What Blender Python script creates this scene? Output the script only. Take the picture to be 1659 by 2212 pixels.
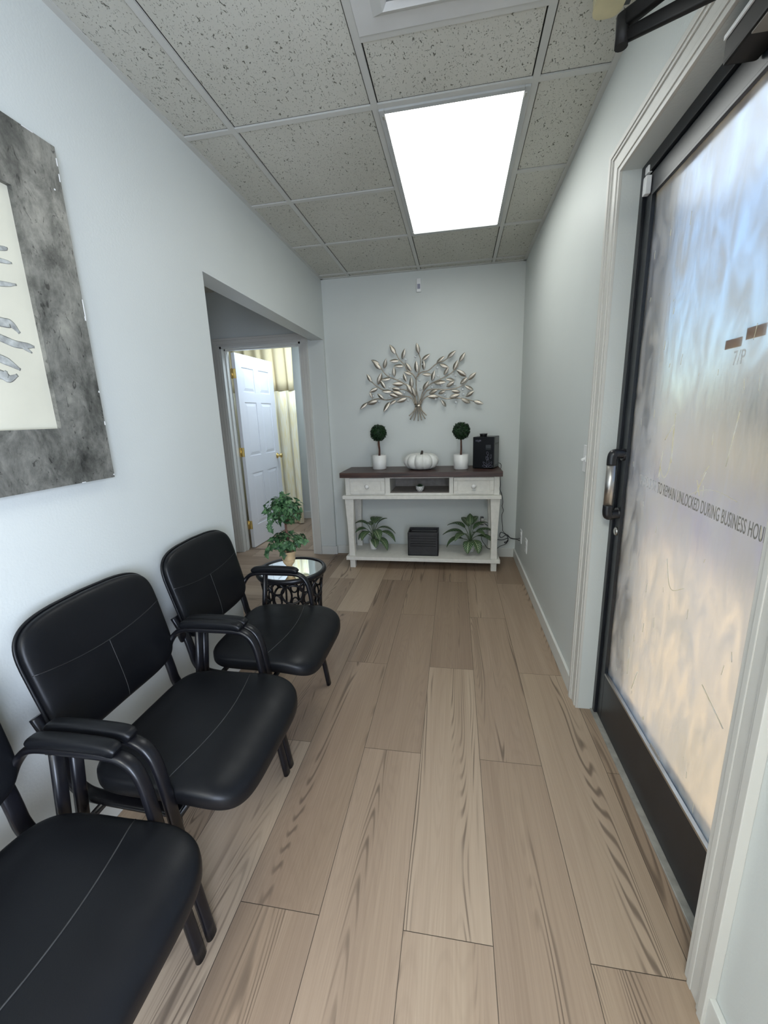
import bpy, bmesh, math, random
from mathutils import Vector, Matrix, noise
random.seed(11)
for o in list(bpy.data.objects): bpy.data.objects.remove(o)
S = bpy.context.scene
COL = S.collection
PI = math.pi
sin, cos = math.sin, math.cos

# ------------------------------------------------------------------ camera
cam_d = bpy.data.cameras.new('camera'); cam = bpy.data.objects.new('camera', cam_d); COL.objects.link(cam)
cr = Vector((0.98552685, 0.16613885, -0.03368542)); cu = Vector((-0.0051449, 0.22793399, 0.973663)); cw = Vector((-0.1694413, 0.95939772, -0.22548983))
M = Matrix(((cr.x, cu.x, -cw.x, 0.32096), (cr.y, cu.y, -cw.y, -1.92095), (cr.z, cu.z, -cw.z, 1.33381), (0, 0, 0, 1)))
cam.matrix_world = M
cam_d.sensor_fit = 'VERTICAL'; cam_d.sensor_height = 36.0; cam_d.sensor_width = 27.0
cam_d.lens = 36.0 * 885.76 / 2212.0
cam_d.clip_start = 0.02; cam_d.clip_end = 200
S.camera = cam

# ------------------------------------------------------------------ world, sun, exposure
LK = dict(world=.152, sun=4.7, panel=5.7, back=10, side=115, wait=44, room=19)
LC = dict(sun=(1, .80, .56), panel=(.97, 1.0, .97), back=(.85, .95, 1.0), side=(.80, .92, 1.16), wait=(1.0, .99, .90), room=(.84, .98, 1.16))
W = bpy.data.worlds.new('world'); S.world = W; W.use_nodes = True
nt = W.node_tree; nt.nodes.clear()
sky = nt.nodes.new('ShaderNodeTexSky'); sky.sky_type = 'NISHITA'; sky.sun_disc = False
sky.sun_elevation = math.radians(50); sky.sun_rotation = math.radians(30); sky.air_density = 1.0; sky.dust_density = 1.2
bg = nt.nodes.new('ShaderNodeBackground'); bg.inputs[1].default_value = LK['world']
wo = nt.nodes.new('ShaderNodeOutputWorld')
tint = nt.nodes.new('ShaderNodeMixRGB'); tint.blend_type = 'MULTIPLY'; tint.inputs[0].default_value = 1; tint.inputs[2].default_value = (.78, 1.0, 1.14, 1)
nt.links.new(sky.outputs[0], tint.inputs[1]); nt.links.new(tint.outputs[0], bg.inputs[0]); nt.links.new(bg.outputs[0], wo.inputs[0])
sun_d = bpy.data.lights.new('sun', 'SUN'); sun_d.energy = LK['sun']; sun_d.angle = 0.01; sun_d.color = LC['sun']
sun = bpy.data.objects.new('sun', sun_d); COL.objects.link(sun)
sun.rotation_euler = Vector((0.10, 0.32, 0.94)).to_track_quat('Z', 'Y').to_euler()

def area(name, loc, rot, sx, sy, power, color):
    d = bpy.data.lights.new(name, 'AREA'); d.shape = 'RECTANGLE'; d.size = sx; d.size_y = sy; d.energy = power; d.color = color
    o = bpy.data.objects.new(name, d); COL.objects.link(o); o.location = loc; o.rotation_euler = rot
    return o
PANEL_E = LK['panel']
# unseen: daylight and waiting-room fill added behind the viewer, and the back room's lamp
area('front_fill_light', (0.1, -4.12, 1.35), (math.radians(90), 0, 0), 1.5, 1.7, LK['back'], LC['back'])
area('side_fill_light', (0.872, -2.95, 1.20), (0, math.radians(90), 0), 1.4, 1.3, LK['side'], LC['side'])  # added fill standing in for daylight through the entrance pane
area('ceiling_fill_light', (-0.05, -3.15, 2.49), (0, 0, 0), 0.56, 1.15, LK['wait'], LC['wait'])
area('back_room_lamp', (-1.3, 2.42, 2.43), (0, 0, 0), 0.9, 0.5, LK['room'], LC['room'])
S.view_settings.view_transform = 'Standard'; S.view_settings.look = 'None'
S.view_settings.exposure = 0.0; S.view_settings.gamma = 1.0; S.view_settings.use_curve_mapping = False

# ------------------------------------------------------------------ materials
def new_mat(name):
    m = bpy.data.materials.new(name); m.use_nodes = True; t = m.node_tree; t.nodes.clear()
    out = t.nodes.new('ShaderNodeOutputMaterial'); b = t.nodes.new('ShaderNodeBsdfPrincipled')
    t.links.new(b.outputs[0], out.inputs[0])
    return m, t, b, out
def setp(b, **k):
    names = dict(col='Base Color', rough='Roughness', metal='Metallic', spec='Specular IOR Level', coat='Coat Weight', coatr='Coat Roughness',
                 trans='Transmission Weight', ior='IOR', emc='Emission Color', ems='Emission Strength', sheen='Sheen Weight', sub='Subsurface Weight')
    for a, v in k.items():
        if a in ('col', 'emc') and len(v) == 3: v = (*v, 1)
        b.inputs[names[a]].default_value = v
def N(t, typ, **kw):
    n = t.nodes.new(typ)
    for k, v in kw.items():
        if k.startswith('i_'):
            key = k[2:]; key = int(key) if key.isdigit() else key.replace('_', ' ')
            n.inputs[key].default_value = v
        else: setattr(n, k, v)
    return n
def ramp(t, stops, inp=None):
    n = t.nodes.new('ShaderNodeValToRGB'); e = n.color_ramp.elements
    while len(e) < len(stops): e.new(.5)
    for i, (p, c) in enumerate(stops):
        e[i].position = p; e[i].color = (*c, 1) if len(c) == 3 else c
    if inp is not None: t.links.new(inp, n.inputs[0])
    return n
def coords(t, scale=(1, 1, 1), kind='Object', rot=(0, 0, 0)):
    tc = t.nodes.new('ShaderNodeTexCoord'); mp = t.nodes.new('ShaderNodeMapping')
    mp.inputs['Scale'].default_value = scale; mp.inputs['Rotation'].default_value = rot
    t.links.new(tc.outputs[kind], mp.inputs[0]); return mp.outputs[0]
def bump(t, b, h, strength=.2, dist=.002):
    n = N(t, 'ShaderNodeBump'); n.inputs['Strength'].default_value = strength; n.inputs['Distance'].default_value = dist
    t.links.new(h, n.inputs['Height']); t.links.new(n.outputs[0], b.inputs['Normal'])
def simple(name, col, rough=.5, var=.06, nscale=8, bscale=0, bstr=.2, bdist=.001, metal=0, **k):
    m, t, b, o = new_mat(name); setp(b, col=col, rough=rough, metal=metal, **k)
    n = N(t, 'ShaderNodeTexNoise'); n.inputs['Scale'].default_value = nscale; n.inputs['Detail'].default_value = 4
    t.links.new(coords(t), n.inputs['Vector'])
    lo = tuple(max(0, c * (1 - var)) for c in col); hi = tuple(min(1, c * (1 + var)) for c in col)
    r = ramp(t, [(.3, lo), (.7, hi)], n.outputs[0]); t.links.new(r.outputs[0], b.inputs['Base Color'])
    if bscale:
        n2 = N(t, 'ShaderNodeTexNoise'); n2.inputs['Scale'].default_value = bscale; n2.inputs['Detail'].default_value = 2
        t.links.new(coords(t), n2.inputs['Vector']); bump(t, b, n2.outputs[0], bstr, bdist)
    return m
m_wall = simple('wall_paint', (.60, .625, .60), .48, .025, 1.7, 130, .35, .0012)
m_trim = simple('trim_paint', (.66, .66, .62), .35, .02, 3, 40, .1, .0005)
m_casing = simple('door_casing_paint', (.60, .585, .54), .4, .03, 3, 40, .1, .0005)
m_white_door = simple('white_door_paint', (.80, .81, .84), .38, .02, 3, 60, .1, .0005)
m_grid = simple('ceiling_grid_metal', (.52, .52, .485), .4, .05, 3)
m_darkgap = simple('ceiling_gap_shade', (.035, .035, .03), .9, .2, 20)
m_white = simple('white_plastic', (.78, .78, .77), .35, .03, 6)
m_ceramic = simple('white_ceramic', (.74, .735, .71), .28, .03, 9, 60, .05, .0004)
m_brass = simple('polished_brass', (.80, .58, .22), .22, .1, 20, metal=1)
m_vinylframe = simple('black_aluminium', (.010, .012, .016), .36, .25, 14, 120, .06, .0003)
m_steel = simple('brushed_steel', (.52, .50, .47), .34, .08, 30, metal=1)
m_blkplastic = simple('black_plastic', (.012, .012, .014), .3, .3, 10)
m_bronze = simple('dark_bronze_metal', (.008, .0075, .007), .48, .3, 12, spec=.25)
m_blackmetal = simple('black_powdercoat', (.005, .005, .007), .32, .3, 12, spec=.42)
m_stem = simple('wood_stem', (.10, .045, .03), .8, .4, 40)
m_soil = simple('potting_soil', (.04, .03, .022), .95, .4, 120, 200, .8, .004)
m_basket = simple('black_painted_wood', (.022, .022, .024), .45, .25, 25, 90, .15, .0006)
m_urn = simple('tan_urn_ceramic', (.58, .42, .24), .55, .12, 35, 60, .3, .001)
m_cord = simple('black_cord_rubber', (.012, .012, .016), .5, .2, 20)
m_yellowplastic = simple('yellowed_plastic', (.52, .46, .27), .3, .12, 12)
m_seam = simple('seam_thread', (.030, .030, .030), .6, .2, 40)
m_silverart = simple('aged_silver_metal', (.52, .47, .40), .30, .60, 60, 140, .5, .001, metal=1)
m_artstem = simple('antique_bronze_stem', (.34, .29, .23), .36, .25, 60, metal=1)
m_crystal = simple('clear_crystal', (.85, .88, .90), .06, .03, 40, spec=.9, trans=.35)
m_print = simple('silver_print_line', (.28, .28, .36), .4, .1, 30)
m_greyglass = simple('grey_display_window', (.018, .022, .024), .3, .2, 12)

# ceiling tile: fissured mineral fibre
m_tile, t, b, o = new_mat('ceiling_tile_fissured'); setp(b, rough=.92)
v = coords(t, (1, .62, 1))
n1 = N(t, 'ShaderNodeTexNoise'); n1.inputs['Scale'].default_value = 95; n1.inputs['Detail'].default_value = 2; n1.inputs['Distortion'].default_value = 1.2
n2 = N(t, 'ShaderNodeTexNoise'); n2.inputs['Scale'].default_value = 240; n2.inputs['Detail'].default_value = 1
n3 = N(t, 'ShaderNodeTexNoise'); n3.inputs['Scale'].default_value = 2.0
for n in (n1, n2, n3): t.links.new(v, n.inputs['Vector'])
r1 = ramp(t, [(.315, (0, 0, 0)), (.36, (1, 1, 1))], n1.outputs[0]); r2 = ramp(t, [(.28, (.35, .35, .35)), (.33, (1, 1, 1))], n2.outputs[0])
r3 = ramp(t, [(.35, (.50, .495, .435)), (.65, (.56, .555, .495))], n3.outputs[0])
mx = N(t, 'ShaderNodeMixRGB', blend_type='MULTIPLY'); mx.inputs[0].default_value = 1; t.links.new(r1.outputs[0], mx.inputs[1]); t.links.new(r2.outputs[0], mx.inputs[2])
mx2 = N(t, 'ShaderNodeMixRGB', blend_type='MIX'); mx2.inputs[1].default_value = (.13, .125, .10, 1); t.links.new(mx.outputs[0], mx2.inputs[0]); t.links.new(r3.outputs[0], mx2.inputs[2])
t.links.new(mx2.outputs[0], b.inputs['Base Color']); bump(t, b, mx.outputs[0], .6, .002)

# vinyl plank floor; each plank carries its own random numbers in a colour attribute
def plank_mat(name, along='Y'):
    m, t, b, o = new_mat(name); setp(b, rough=.5, spec=.35)
    at = N(t, 'ShaderNodeAttribute', attribute_name='plank')
    sep = N(t, 'ShaderNodeSeparateColor'); t.links.new(at.outputs['Color'], sep.inputs[0])
    tc = N(t, 'ShaderNodeTexCoord')
    off = N(t, 'ShaderNodeVectorMath', operation='MULTIPLY_ADD'); t.links.new(at.outputs['Color'], off.inputs[0])
    off.inputs[1].default_value = (37, 23, 11); t.links.new(tc.outputs['Object'], off.inputs[2])
    def mapped(sc):
        mp = N(t, 'ShaderNodeMapping'); mp.inputs['Scale'].default_value = sc if along == 'Y' else (sc[1], sc[0], sc[2])
        t.links.new(off.outputs[0], mp.inputs[0]); return mp.outputs[0]
    def noi(sc, scale, det=3, dist=0, rough=.5):
        n = N(t, 'ShaderNodeTexNoise'); n.inputs['Scale'].default_value = scale; n.inputs['Detail'].default_value = det; n.inputs['Distortion'].default_value = dist
        n.inputs['Roughness'].default_value = rough
        t.links.new(mapped(sc), n.inputs['Vector']); return n.outputs[0]
    def math_(op, a, bb=None, c=None):
        n = N(t, 'ShaderNodeMath', operation=op)
        for i, x in enumerate((a, bb, c)):
            if x is None: continue
            if isinstance(x, (int, float)): n.inputs[i].default_value = x
            else: t.links.new(x, n.inputs[i])
        return n.outputs[0]
    # growth rings: contour lines of a field stretched along the plank
    field = noi((6.5, .50, 1), 1.0, 1.5, .12)
    rings = math_('SINE', math_('MULTIPLY', field, 270.0))
    rings = ramp(t, [(.50, (0, 0, 0)), (.97, (1, 1, 1))], math_('MULTIPLY_ADD', rings, .5, .5)).outputs[0]
    mask = ramp(t, [(.56, (0, 0, 0)), (.64, (1, 1, 1))], noi((15, .35, 1), 1.1, 2)).outputs[0]
    ringm = math_('MULTIPLY', rings, math_('MULTIPLY_ADD', mask, .95, .10))
    fine = noi((210, 2.2, 1), 1.0, 4, .1, .7)
    broad = noi((9, .5, 1), 1.0, 3, .3)
    tone = math_('MULTIPLY_ADD', sep.outputs[0], .44, math_('MULTIPLY_ADD', broad, .62, math_('MULTIPLY', fine, .42)))
    base = ramp(t, [(.42, (.225, .157, .101)), (.72, (.348, .256, .174)), (.98, (.455, .352, .246)), (1.0, (.44, .34, .24))], tone)
    warm = N(t, 'ShaderNodeMixRGB', blend_type='MIX'); t.links.new(math_('MULTIPLY', noi((3, .4, 1), 1.6, 2), .45), warm.inputs[0])
    t.links.new(base.outputs[0], warm.inputs[1]); warm.inputs[2].default_value = (.32, .232, .185, 1)
    dk = N(t, 'ShaderNodeMixRGB', blend_type='MIX'); t.links.new(math_('MULTIPLY', ringm, .70), dk.inputs[0])
    t.links.new(warm.outputs[0], dk.inputs[1]); dk.inputs[2].default_value = (.10, .070, .050, 1)
    t.links.new(dk.outputs[0], b.inputs['Base Color'])
    rr = math_('MULTIPLY_ADD', fine, .2, .40); t.links.new(rr, b.inputs['Roughness'])
    bump(t, b, math_('MULTIPLY_ADD', fine, .6, math_('MULTIPLY', ringm, -.6)), .12, .001)
    return m
m_plank = plank_mat('vinyl_plank_floor'); m_plank_x = plank_mat('vinyl_plank_floor_hall', 'X')

# leather
m_leather, t, b, o = new_mat('black_leather'); setp(b, col=(.0035, .004, .0055), rough=.40, spec=.30)
vo = N(t, 'ShaderNodeTexVoronoi'); vo.inputs['Scale'].default_value = 420; t.links.new(coords(t), vo.inputs['Vector'])
nn = N(t, 'ShaderNodeTexNoise'); nn.inputs['Scale'].default_value = 9; t.links.new(coords(t), nn.inputs['Vector'])
rr = ramp(t, [(.3, (.36, .36, .36)), (.7, (.50, .50, .50))], nn.outputs[0]); t.links.new(rr.outputs[0], b.inputs['Roughness'])
bump(t, b, vo.outputs['Distance'], .12, .0006)

# console paint / wood
m_cons = simple('distressed_white_paint', (.70, .68, .62), .55, .06, 30, 70, .25, .0008)
m_top, t, b, o = new_mat('dark_stained_wood'); setp(b, rough=.42)
n1 = N(t, 'ShaderNodeTexNoise'); n1.inputs['Scale'].default_value = 6; n1.inputs['Detail'].default_value = 6; n1.inputs['Distortion'].default_value = .6; t.links.new(coords(t, (.6, 9, 9)), n1.inputs['Vector'])
r1 = ramp(t, [(.30, (.020, .010, .008)), (.55, (.058, .027, .020)), (.8, (.12, .060, .042))], n1.outputs[0]); t.links.new(r1.outputs[0], b.inputs['Base Color']); bump(t, b, n1.outputs[0], .3, .001)
m_cubby = simple('cubby_grey', (.30, .27, .245), .7, .12, 30, 70, .25, .0008)  # cubby lining, greyer and darker than the console paint

# foliage
def leafmat(name, c1, c2, rough=.5):
    m, t, b, o = new_mat(name); setp(b, rough=rough, spec=.35)
    n1 = N(t, 'ShaderNodeTexNoise'); n1.inputs['Scale'].default_value = 45; t.links.new(coords(t), n1.inputs['Vector'])
    r1 = ramp(t, [(.35, c1), (.7, c2)], n1.outputs[0]); t.links.new(r1.outputs[0], b.inputs['Base Color']); return m
m_box = leafmat('boxwood_green', (.003, .014, .004), (.012, .048, .011))
m_ivy = leafmat('ivy_green', (.012, .045, .018), (.085, .18, .070))
m_succ = leafmat('succulent_green', (.008, .022, .008), (.03, .07, .025))
m_zeb, t, b, o = new_mat('striped_leaf'); setp(b, rough=.42)
uv = N(t, 'ShaderNodeUVMap'); sx = N(t, 'ShaderNodeSeparateXYZ'); t.links.new(uv.outputs[0], sx.inputs[0])
ab = N(t, 'ShaderNodeMath', operation='SUBTRACT'); t.links.new(sx.outputs[1], ab.inputs[0]); ab.inputs[1].default_value = .5
ab2 = N(t, 'ShaderNodeMath', operation='ABSOLUTE'); t.links.new(ab.outputs[0], ab2.inputs[0])
ma = N(t, 'ShaderNodeMath', operation='MULTIPLY_ADD'); t.links.new(ab2.outputs[0], ma.inputs[0]); ma.inputs[1].default_value = -.55; t.links.new(sx.outputs[0], ma.inputs[2])
mb_ = N(t, 'ShaderNodeMath', operation='MULTIPLY'); t.links.new(ma.outputs[0], mb_.inputs[0]); mb_.inputs[1].default_value = 52
ms = N(t, 'ShaderNodeMath', operation='SINE'); t.links.new(mb_.outputs[0], ms.inputs[0])
rv = ramp(t, [(.72, (0, 0, 0)), (.92, (1, 1, 1))], ms.outputs[0])
rm = ramp(t, [(.02, (1, 1, 1)), (.045, (0, 0, 0))], ab2.outputs[0])
mxx = N(t, 'ShaderNodeMath', operation='MAXIMUM'); t.links.new(rv.outputs[0], mxx.inputs[0]); t.links.new(rm.outputs[0], mxx.inputs[1])
cc = N(t, 'ShaderNodeMixRGB'); t.links.new(mxx.outputs[0], cc.inputs[0]); cc.inputs[1].default_value = (.028, .075, .026, 1); cc.inputs[2].default_value = (.36, .42, .24, 1)
t.links.new(cc.outputs[0], b.inputs['Base Color'])

# mirror top, picture, curtain
m_mirror, t, b, o = new_mat('mirror_glass'); setp(b, col=(.86, .89, .87), rough=.03, metal=1)
n1 = N(t, 'ShaderNodeTexNoise'); n1.inputs['Scale'].default_value = 30; t.links.new(coords(t), n1.inputs['Vector'])
r1 = ramp(t, [(.3, (.02, .02, .02)), (.7, (.045, .045, .045))], n1.outputs[0]); t.links.new(r1.outputs[0], b.inputs['Roughness'])
m_pframe, t, b, o = new_mat('distressed_silver_frame'); setp(b, rough=.38, metal=.35)
n1 = N(t, 'ShaderNodeTexNoise'); n1.inputs['Scale'].default_value = 7; n1.inputs['Detail'].default_value = 12; n1.inputs['Roughness'].default_value = .72; n1.inputs['Distortion'].default_value = .25
t.links.new(coords(t, (1, 1.6, 1), rot=(.5, 0, 0)), n1.inputs['Vector'])
r1 = ramp(t, [(.30, (.04, .04, .037)), (.44, (.12, .12, .108)), (.56, (.225, .222, .20)), (.72, (.38, .37, .325))], n1.outputs[0])
n2 = N(t, 'ShaderNodeTexNoise'); n2.inputs['Scale'].default_value = 26; n2.inputs['Detail'].default_value = 4; n2.inputs['Distortion'].default_value = 2; t.links.new(coords(t, (1, 2.2, 1), rot=(-.6, 0, 0)), n2.inputs['Vector'])
r2 = ramp(t, [(.30, (.15, .15, .15)), (.38, (1, 1, 1))], n2.outputs[0])
mx = N(t, 'ShaderNodeMixRGB', blend_type='MULTIPLY'); mx.inputs[0].default_value = .75; t.links.new(r1.outputs[0], mx.inputs[1]); t.links.new(r2.outputs[0], mx.inputs[2]); t.links.new(mx.outputs[0], b.inputs['Base Color'])
m_paper = simple('cream_art_paper', (.62, .60, .49), .8, .06, 5)
m_ink = simple('grey_ink_wash', (.36, .37, .35), .85, .4, 45)
m_curt, t, b, o = new_mat('yellow_curtain_cloth'); setp(b, rough=.85, sheen=.2)
n1 = N(t, 'ShaderNodeTexNoise'); n1.inputs['Scale'].default_value = 14; t.links.new(coords(t, (6, 1, .4)), n1.inputs['Vector'])
r1 = ramp(t, [(.38, (.82, .72, .42)), (.62, (.86, .82, .66))], n1.outputs[0]); t.links.new(r1.outputs[0], b.inputs['Base Color'])
m_mesh, t, b, o = new_mat('curtain_mesh_net'); setp(b, rough=.9)
wv = N(t, 'ShaderNodeTexWave'); wv.inputs['Scale'].default_value = 60; wv.inputs['Distortion'].default_value = .4; t.links.new(coords(t, (1, 0, 0)), wv.inputs['Vector'])
r1 = ramp(t, [(.2, (.74, .61, .34)), (.8, (.90, .80, .54))], wv.outputs[0]); t.links.new(r1.outputs[0], b.inputs['Base Color'])

# light diffuser: prismatic lens over four tubes
m_lens, t, b, o = new_mat('prismatic_light_lens'); setp(b, col=(.8, .82, .82), rough=.3)
tc = N(t, 'ShaderNodeTexCoord'); sx = N(t, 'ShaderNodeSeparateXYZ'); t.links.new(tc.outputs['Object'], sx.inputs[0])
mu = N(t, 'ShaderNodeMath', operation='MULTIPLY'); t.links.new(sx.outputs[0], mu.inputs[0]); mu.inputs[1].default_value = 42
sn = N(t, 'ShaderNodeMath', operation='COSINE'); t.links.new(mu.outputs[0], sn.inputs[0])
n1 = N(t, 'ShaderNodeTexChecker'); n1.inputs['Scale'].default_value = 160; t.links.new(coords(t, rot=(0, 0, PI / 4)), n1.inputs['Vector'])
m1 = N(t, 'ShaderNodeMath', operation='MULTIPLY_ADD'); t.links.new(sn.outputs[0], m1.inputs[0]); m1.inputs[1].default_value = .10 * PANEL_E; m1.inputs[2].default_value = .92 * PANEL_E
m2 = N(t, 'ShaderNodeMath', operation='MULTIPLY_ADD'); t.links.new(n1.outputs['Fac'], m2.inputs[0]); m2.inputs[1].default_value = .16 * PANEL_E; t.links.new(m1.outputs[0], m2.inputs[2])
t.links.new(m2.outputs[0], b.inputs['Emission Strength']); b.inputs['Emission Color'].default_value = (*LC['panel'], 1)

# worn polycarbonate door pane: part clear-ish refraction, part milky scatter
m_glass = bpy.data.materials.new('worn_frosted_pane'); m_glass.use_nodes = True; t = m_glass.node_tree; t.nodes.clear()
out = N(t, 'ShaderNodeOutputMaterial')
rf = N(t, 'ShaderNodeBsdfRefraction'); rf.inputs['Roughness'].default_value = .36; rf.inputs['IOR'].default_value = 1.13; rf.inputs['Color'].default_value = (.97, .98, 1, 1)
tr = N(t, 'ShaderNodeBsdfTranslucent'); gl = N(t, 'ShaderNodeBsdfGlossy'); gl.inputs['Roughness'].default_value = .18; gl.inputs['Color'].default_value = (.9, .9, .9, 1)
n1 = N(t, 'ShaderNodeTexNoise'); n1.inputs['Scale'].default_value = 9; n1.inputs['Detail'].default_value = 8; n1.inputs['Distortion'].default_value = 1.2; t.links.new(coords(t, (1, 1.7, .6), rot=(.3, 0, 0)), n1.inputs['Vector'])
r1 = ramp(t, [(.34, (.14, .14, .14)), (.66, (.56, .56, .56))], n1.outputs[0])
n2 = N(t, 'ShaderNodeTexNoise'); n2.inputs['Scale'].default_value = 3; n2.inputs['Detail'].default_value = 3; t.links.new(coords(t), n2.inputs['Vector'])
r2 = ramp(t, [(.35, (.93, .87, .73)), (.65, (.98, .95, .88))], n2.outputs[0]); t.links.new(r2.outputs[0], tr.inputs['Color'])
ma = N(t, 'ShaderNodeMixShader'); t.links.new(r1.outputs[0], ma.inputs[0]); t.links.new(rf.outputs[0], ma.inputs[1]); t.links.new(tr.outputs[0], ma.inputs[2])
mb2 = N(t, 'ShaderNodeMixShader'); mb2.inputs[0].default_value = .05; t.links.new(ma.outputs[0], mb2.inputs[1]); t.links.new(gl.outputs[0], mb2.inputs[2])
n3 = N(t, 'ShaderNodeTexNoise'); n3.inputs['Scale'].default_value = 11; n3.inputs['Detail'].default_value = 3; t.links.new(coords(t, (1, 1.5, .5), rot=(.3, 0, 0)), n3.inputs['Vector'])
bp = N(t, 'ShaderNodeBump'); bp.inputs['Strength'].default_value = .5; bp.inputs['Distance'].default_value = .006; t.links.new(n3.outputs[0], bp.inputs['Height'])
t.links.new(bp.outputs[0], rf.inputs['Normal']); t.links.new(mb2.outputs[0], out.inputs['Surface'])
m_scratch = bpy.data.materials.new('pale_scratch'); m_scratch.use_nodes = True; t = m_scratch.node_tree; t.nodes.clear()
out = N(t, 'ShaderNodeOutputMaterial'); tr = N(t, 'ShaderNodeBsdfTranslucent'); df = N(t, 'ShaderNodeBsdfDiffuse'); mm = N(t, 'ShaderNodeMixShader')
n1 = N(t, 'ShaderNodeTexNoise'); n1.inputs['Scale'].default_value = 30; t.links.new(coords(t), n1.inputs['Vector'])
r1 = ramp(t, [(.3, (.95, .90, .72)), (.7, (1, 1, .96))], n1.outputs[0]); t.links.new(r1.outputs[0], tr.inputs['Color']); t.links.new(r1.outputs[0], df.inputs['Color'])
mm.inputs[0].default_value = .15; t.links.new(tr.outputs[0], mm.inputs[1]); t.links.new(df.outputs[0], mm.inputs[2]); t.links.new(mm.outputs[0], out.inputs[0])
m_letter = simple('grey_vinyl_letters', (.26, .245, .215), .6, .15, 90)
m_letter_worn = simple('worn_pale_vinyl_letters', (.60, .60, .59), .6, .2, 90)
m_sticker = simple('brown_tape_patch', (.42, .27, .20), .7, .15, 30, trans=.6)
m_beige = simple('beige_label', (.34, .32, .29), .6, .1, 30)
m_concrete = simple('sunny_concrete', (.66, .57, .42), .9, .14, 1.6, 30, .3, .003)
m_asphalt = simple('grey_asphalt', (.20, .20, .26), .9, .1, 3)
m_gravel = simple('dry_lawn', (.36, .33, .24), .95, .35, 1.1)
m_stucco = simple('far_stucco', (.42, .38, .36), .9, .12, .6)
m_roof = simple('far_roof_tile', (.25, .17, .14), .9, .15, .8)
m_shrub = leafmat('sunlit_shrub', (.14, .15, .03), (.50, .46, .12))
m_soffit = simple('soffit_paint', (.62, .60, .56), .8, .05, 3)

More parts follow.
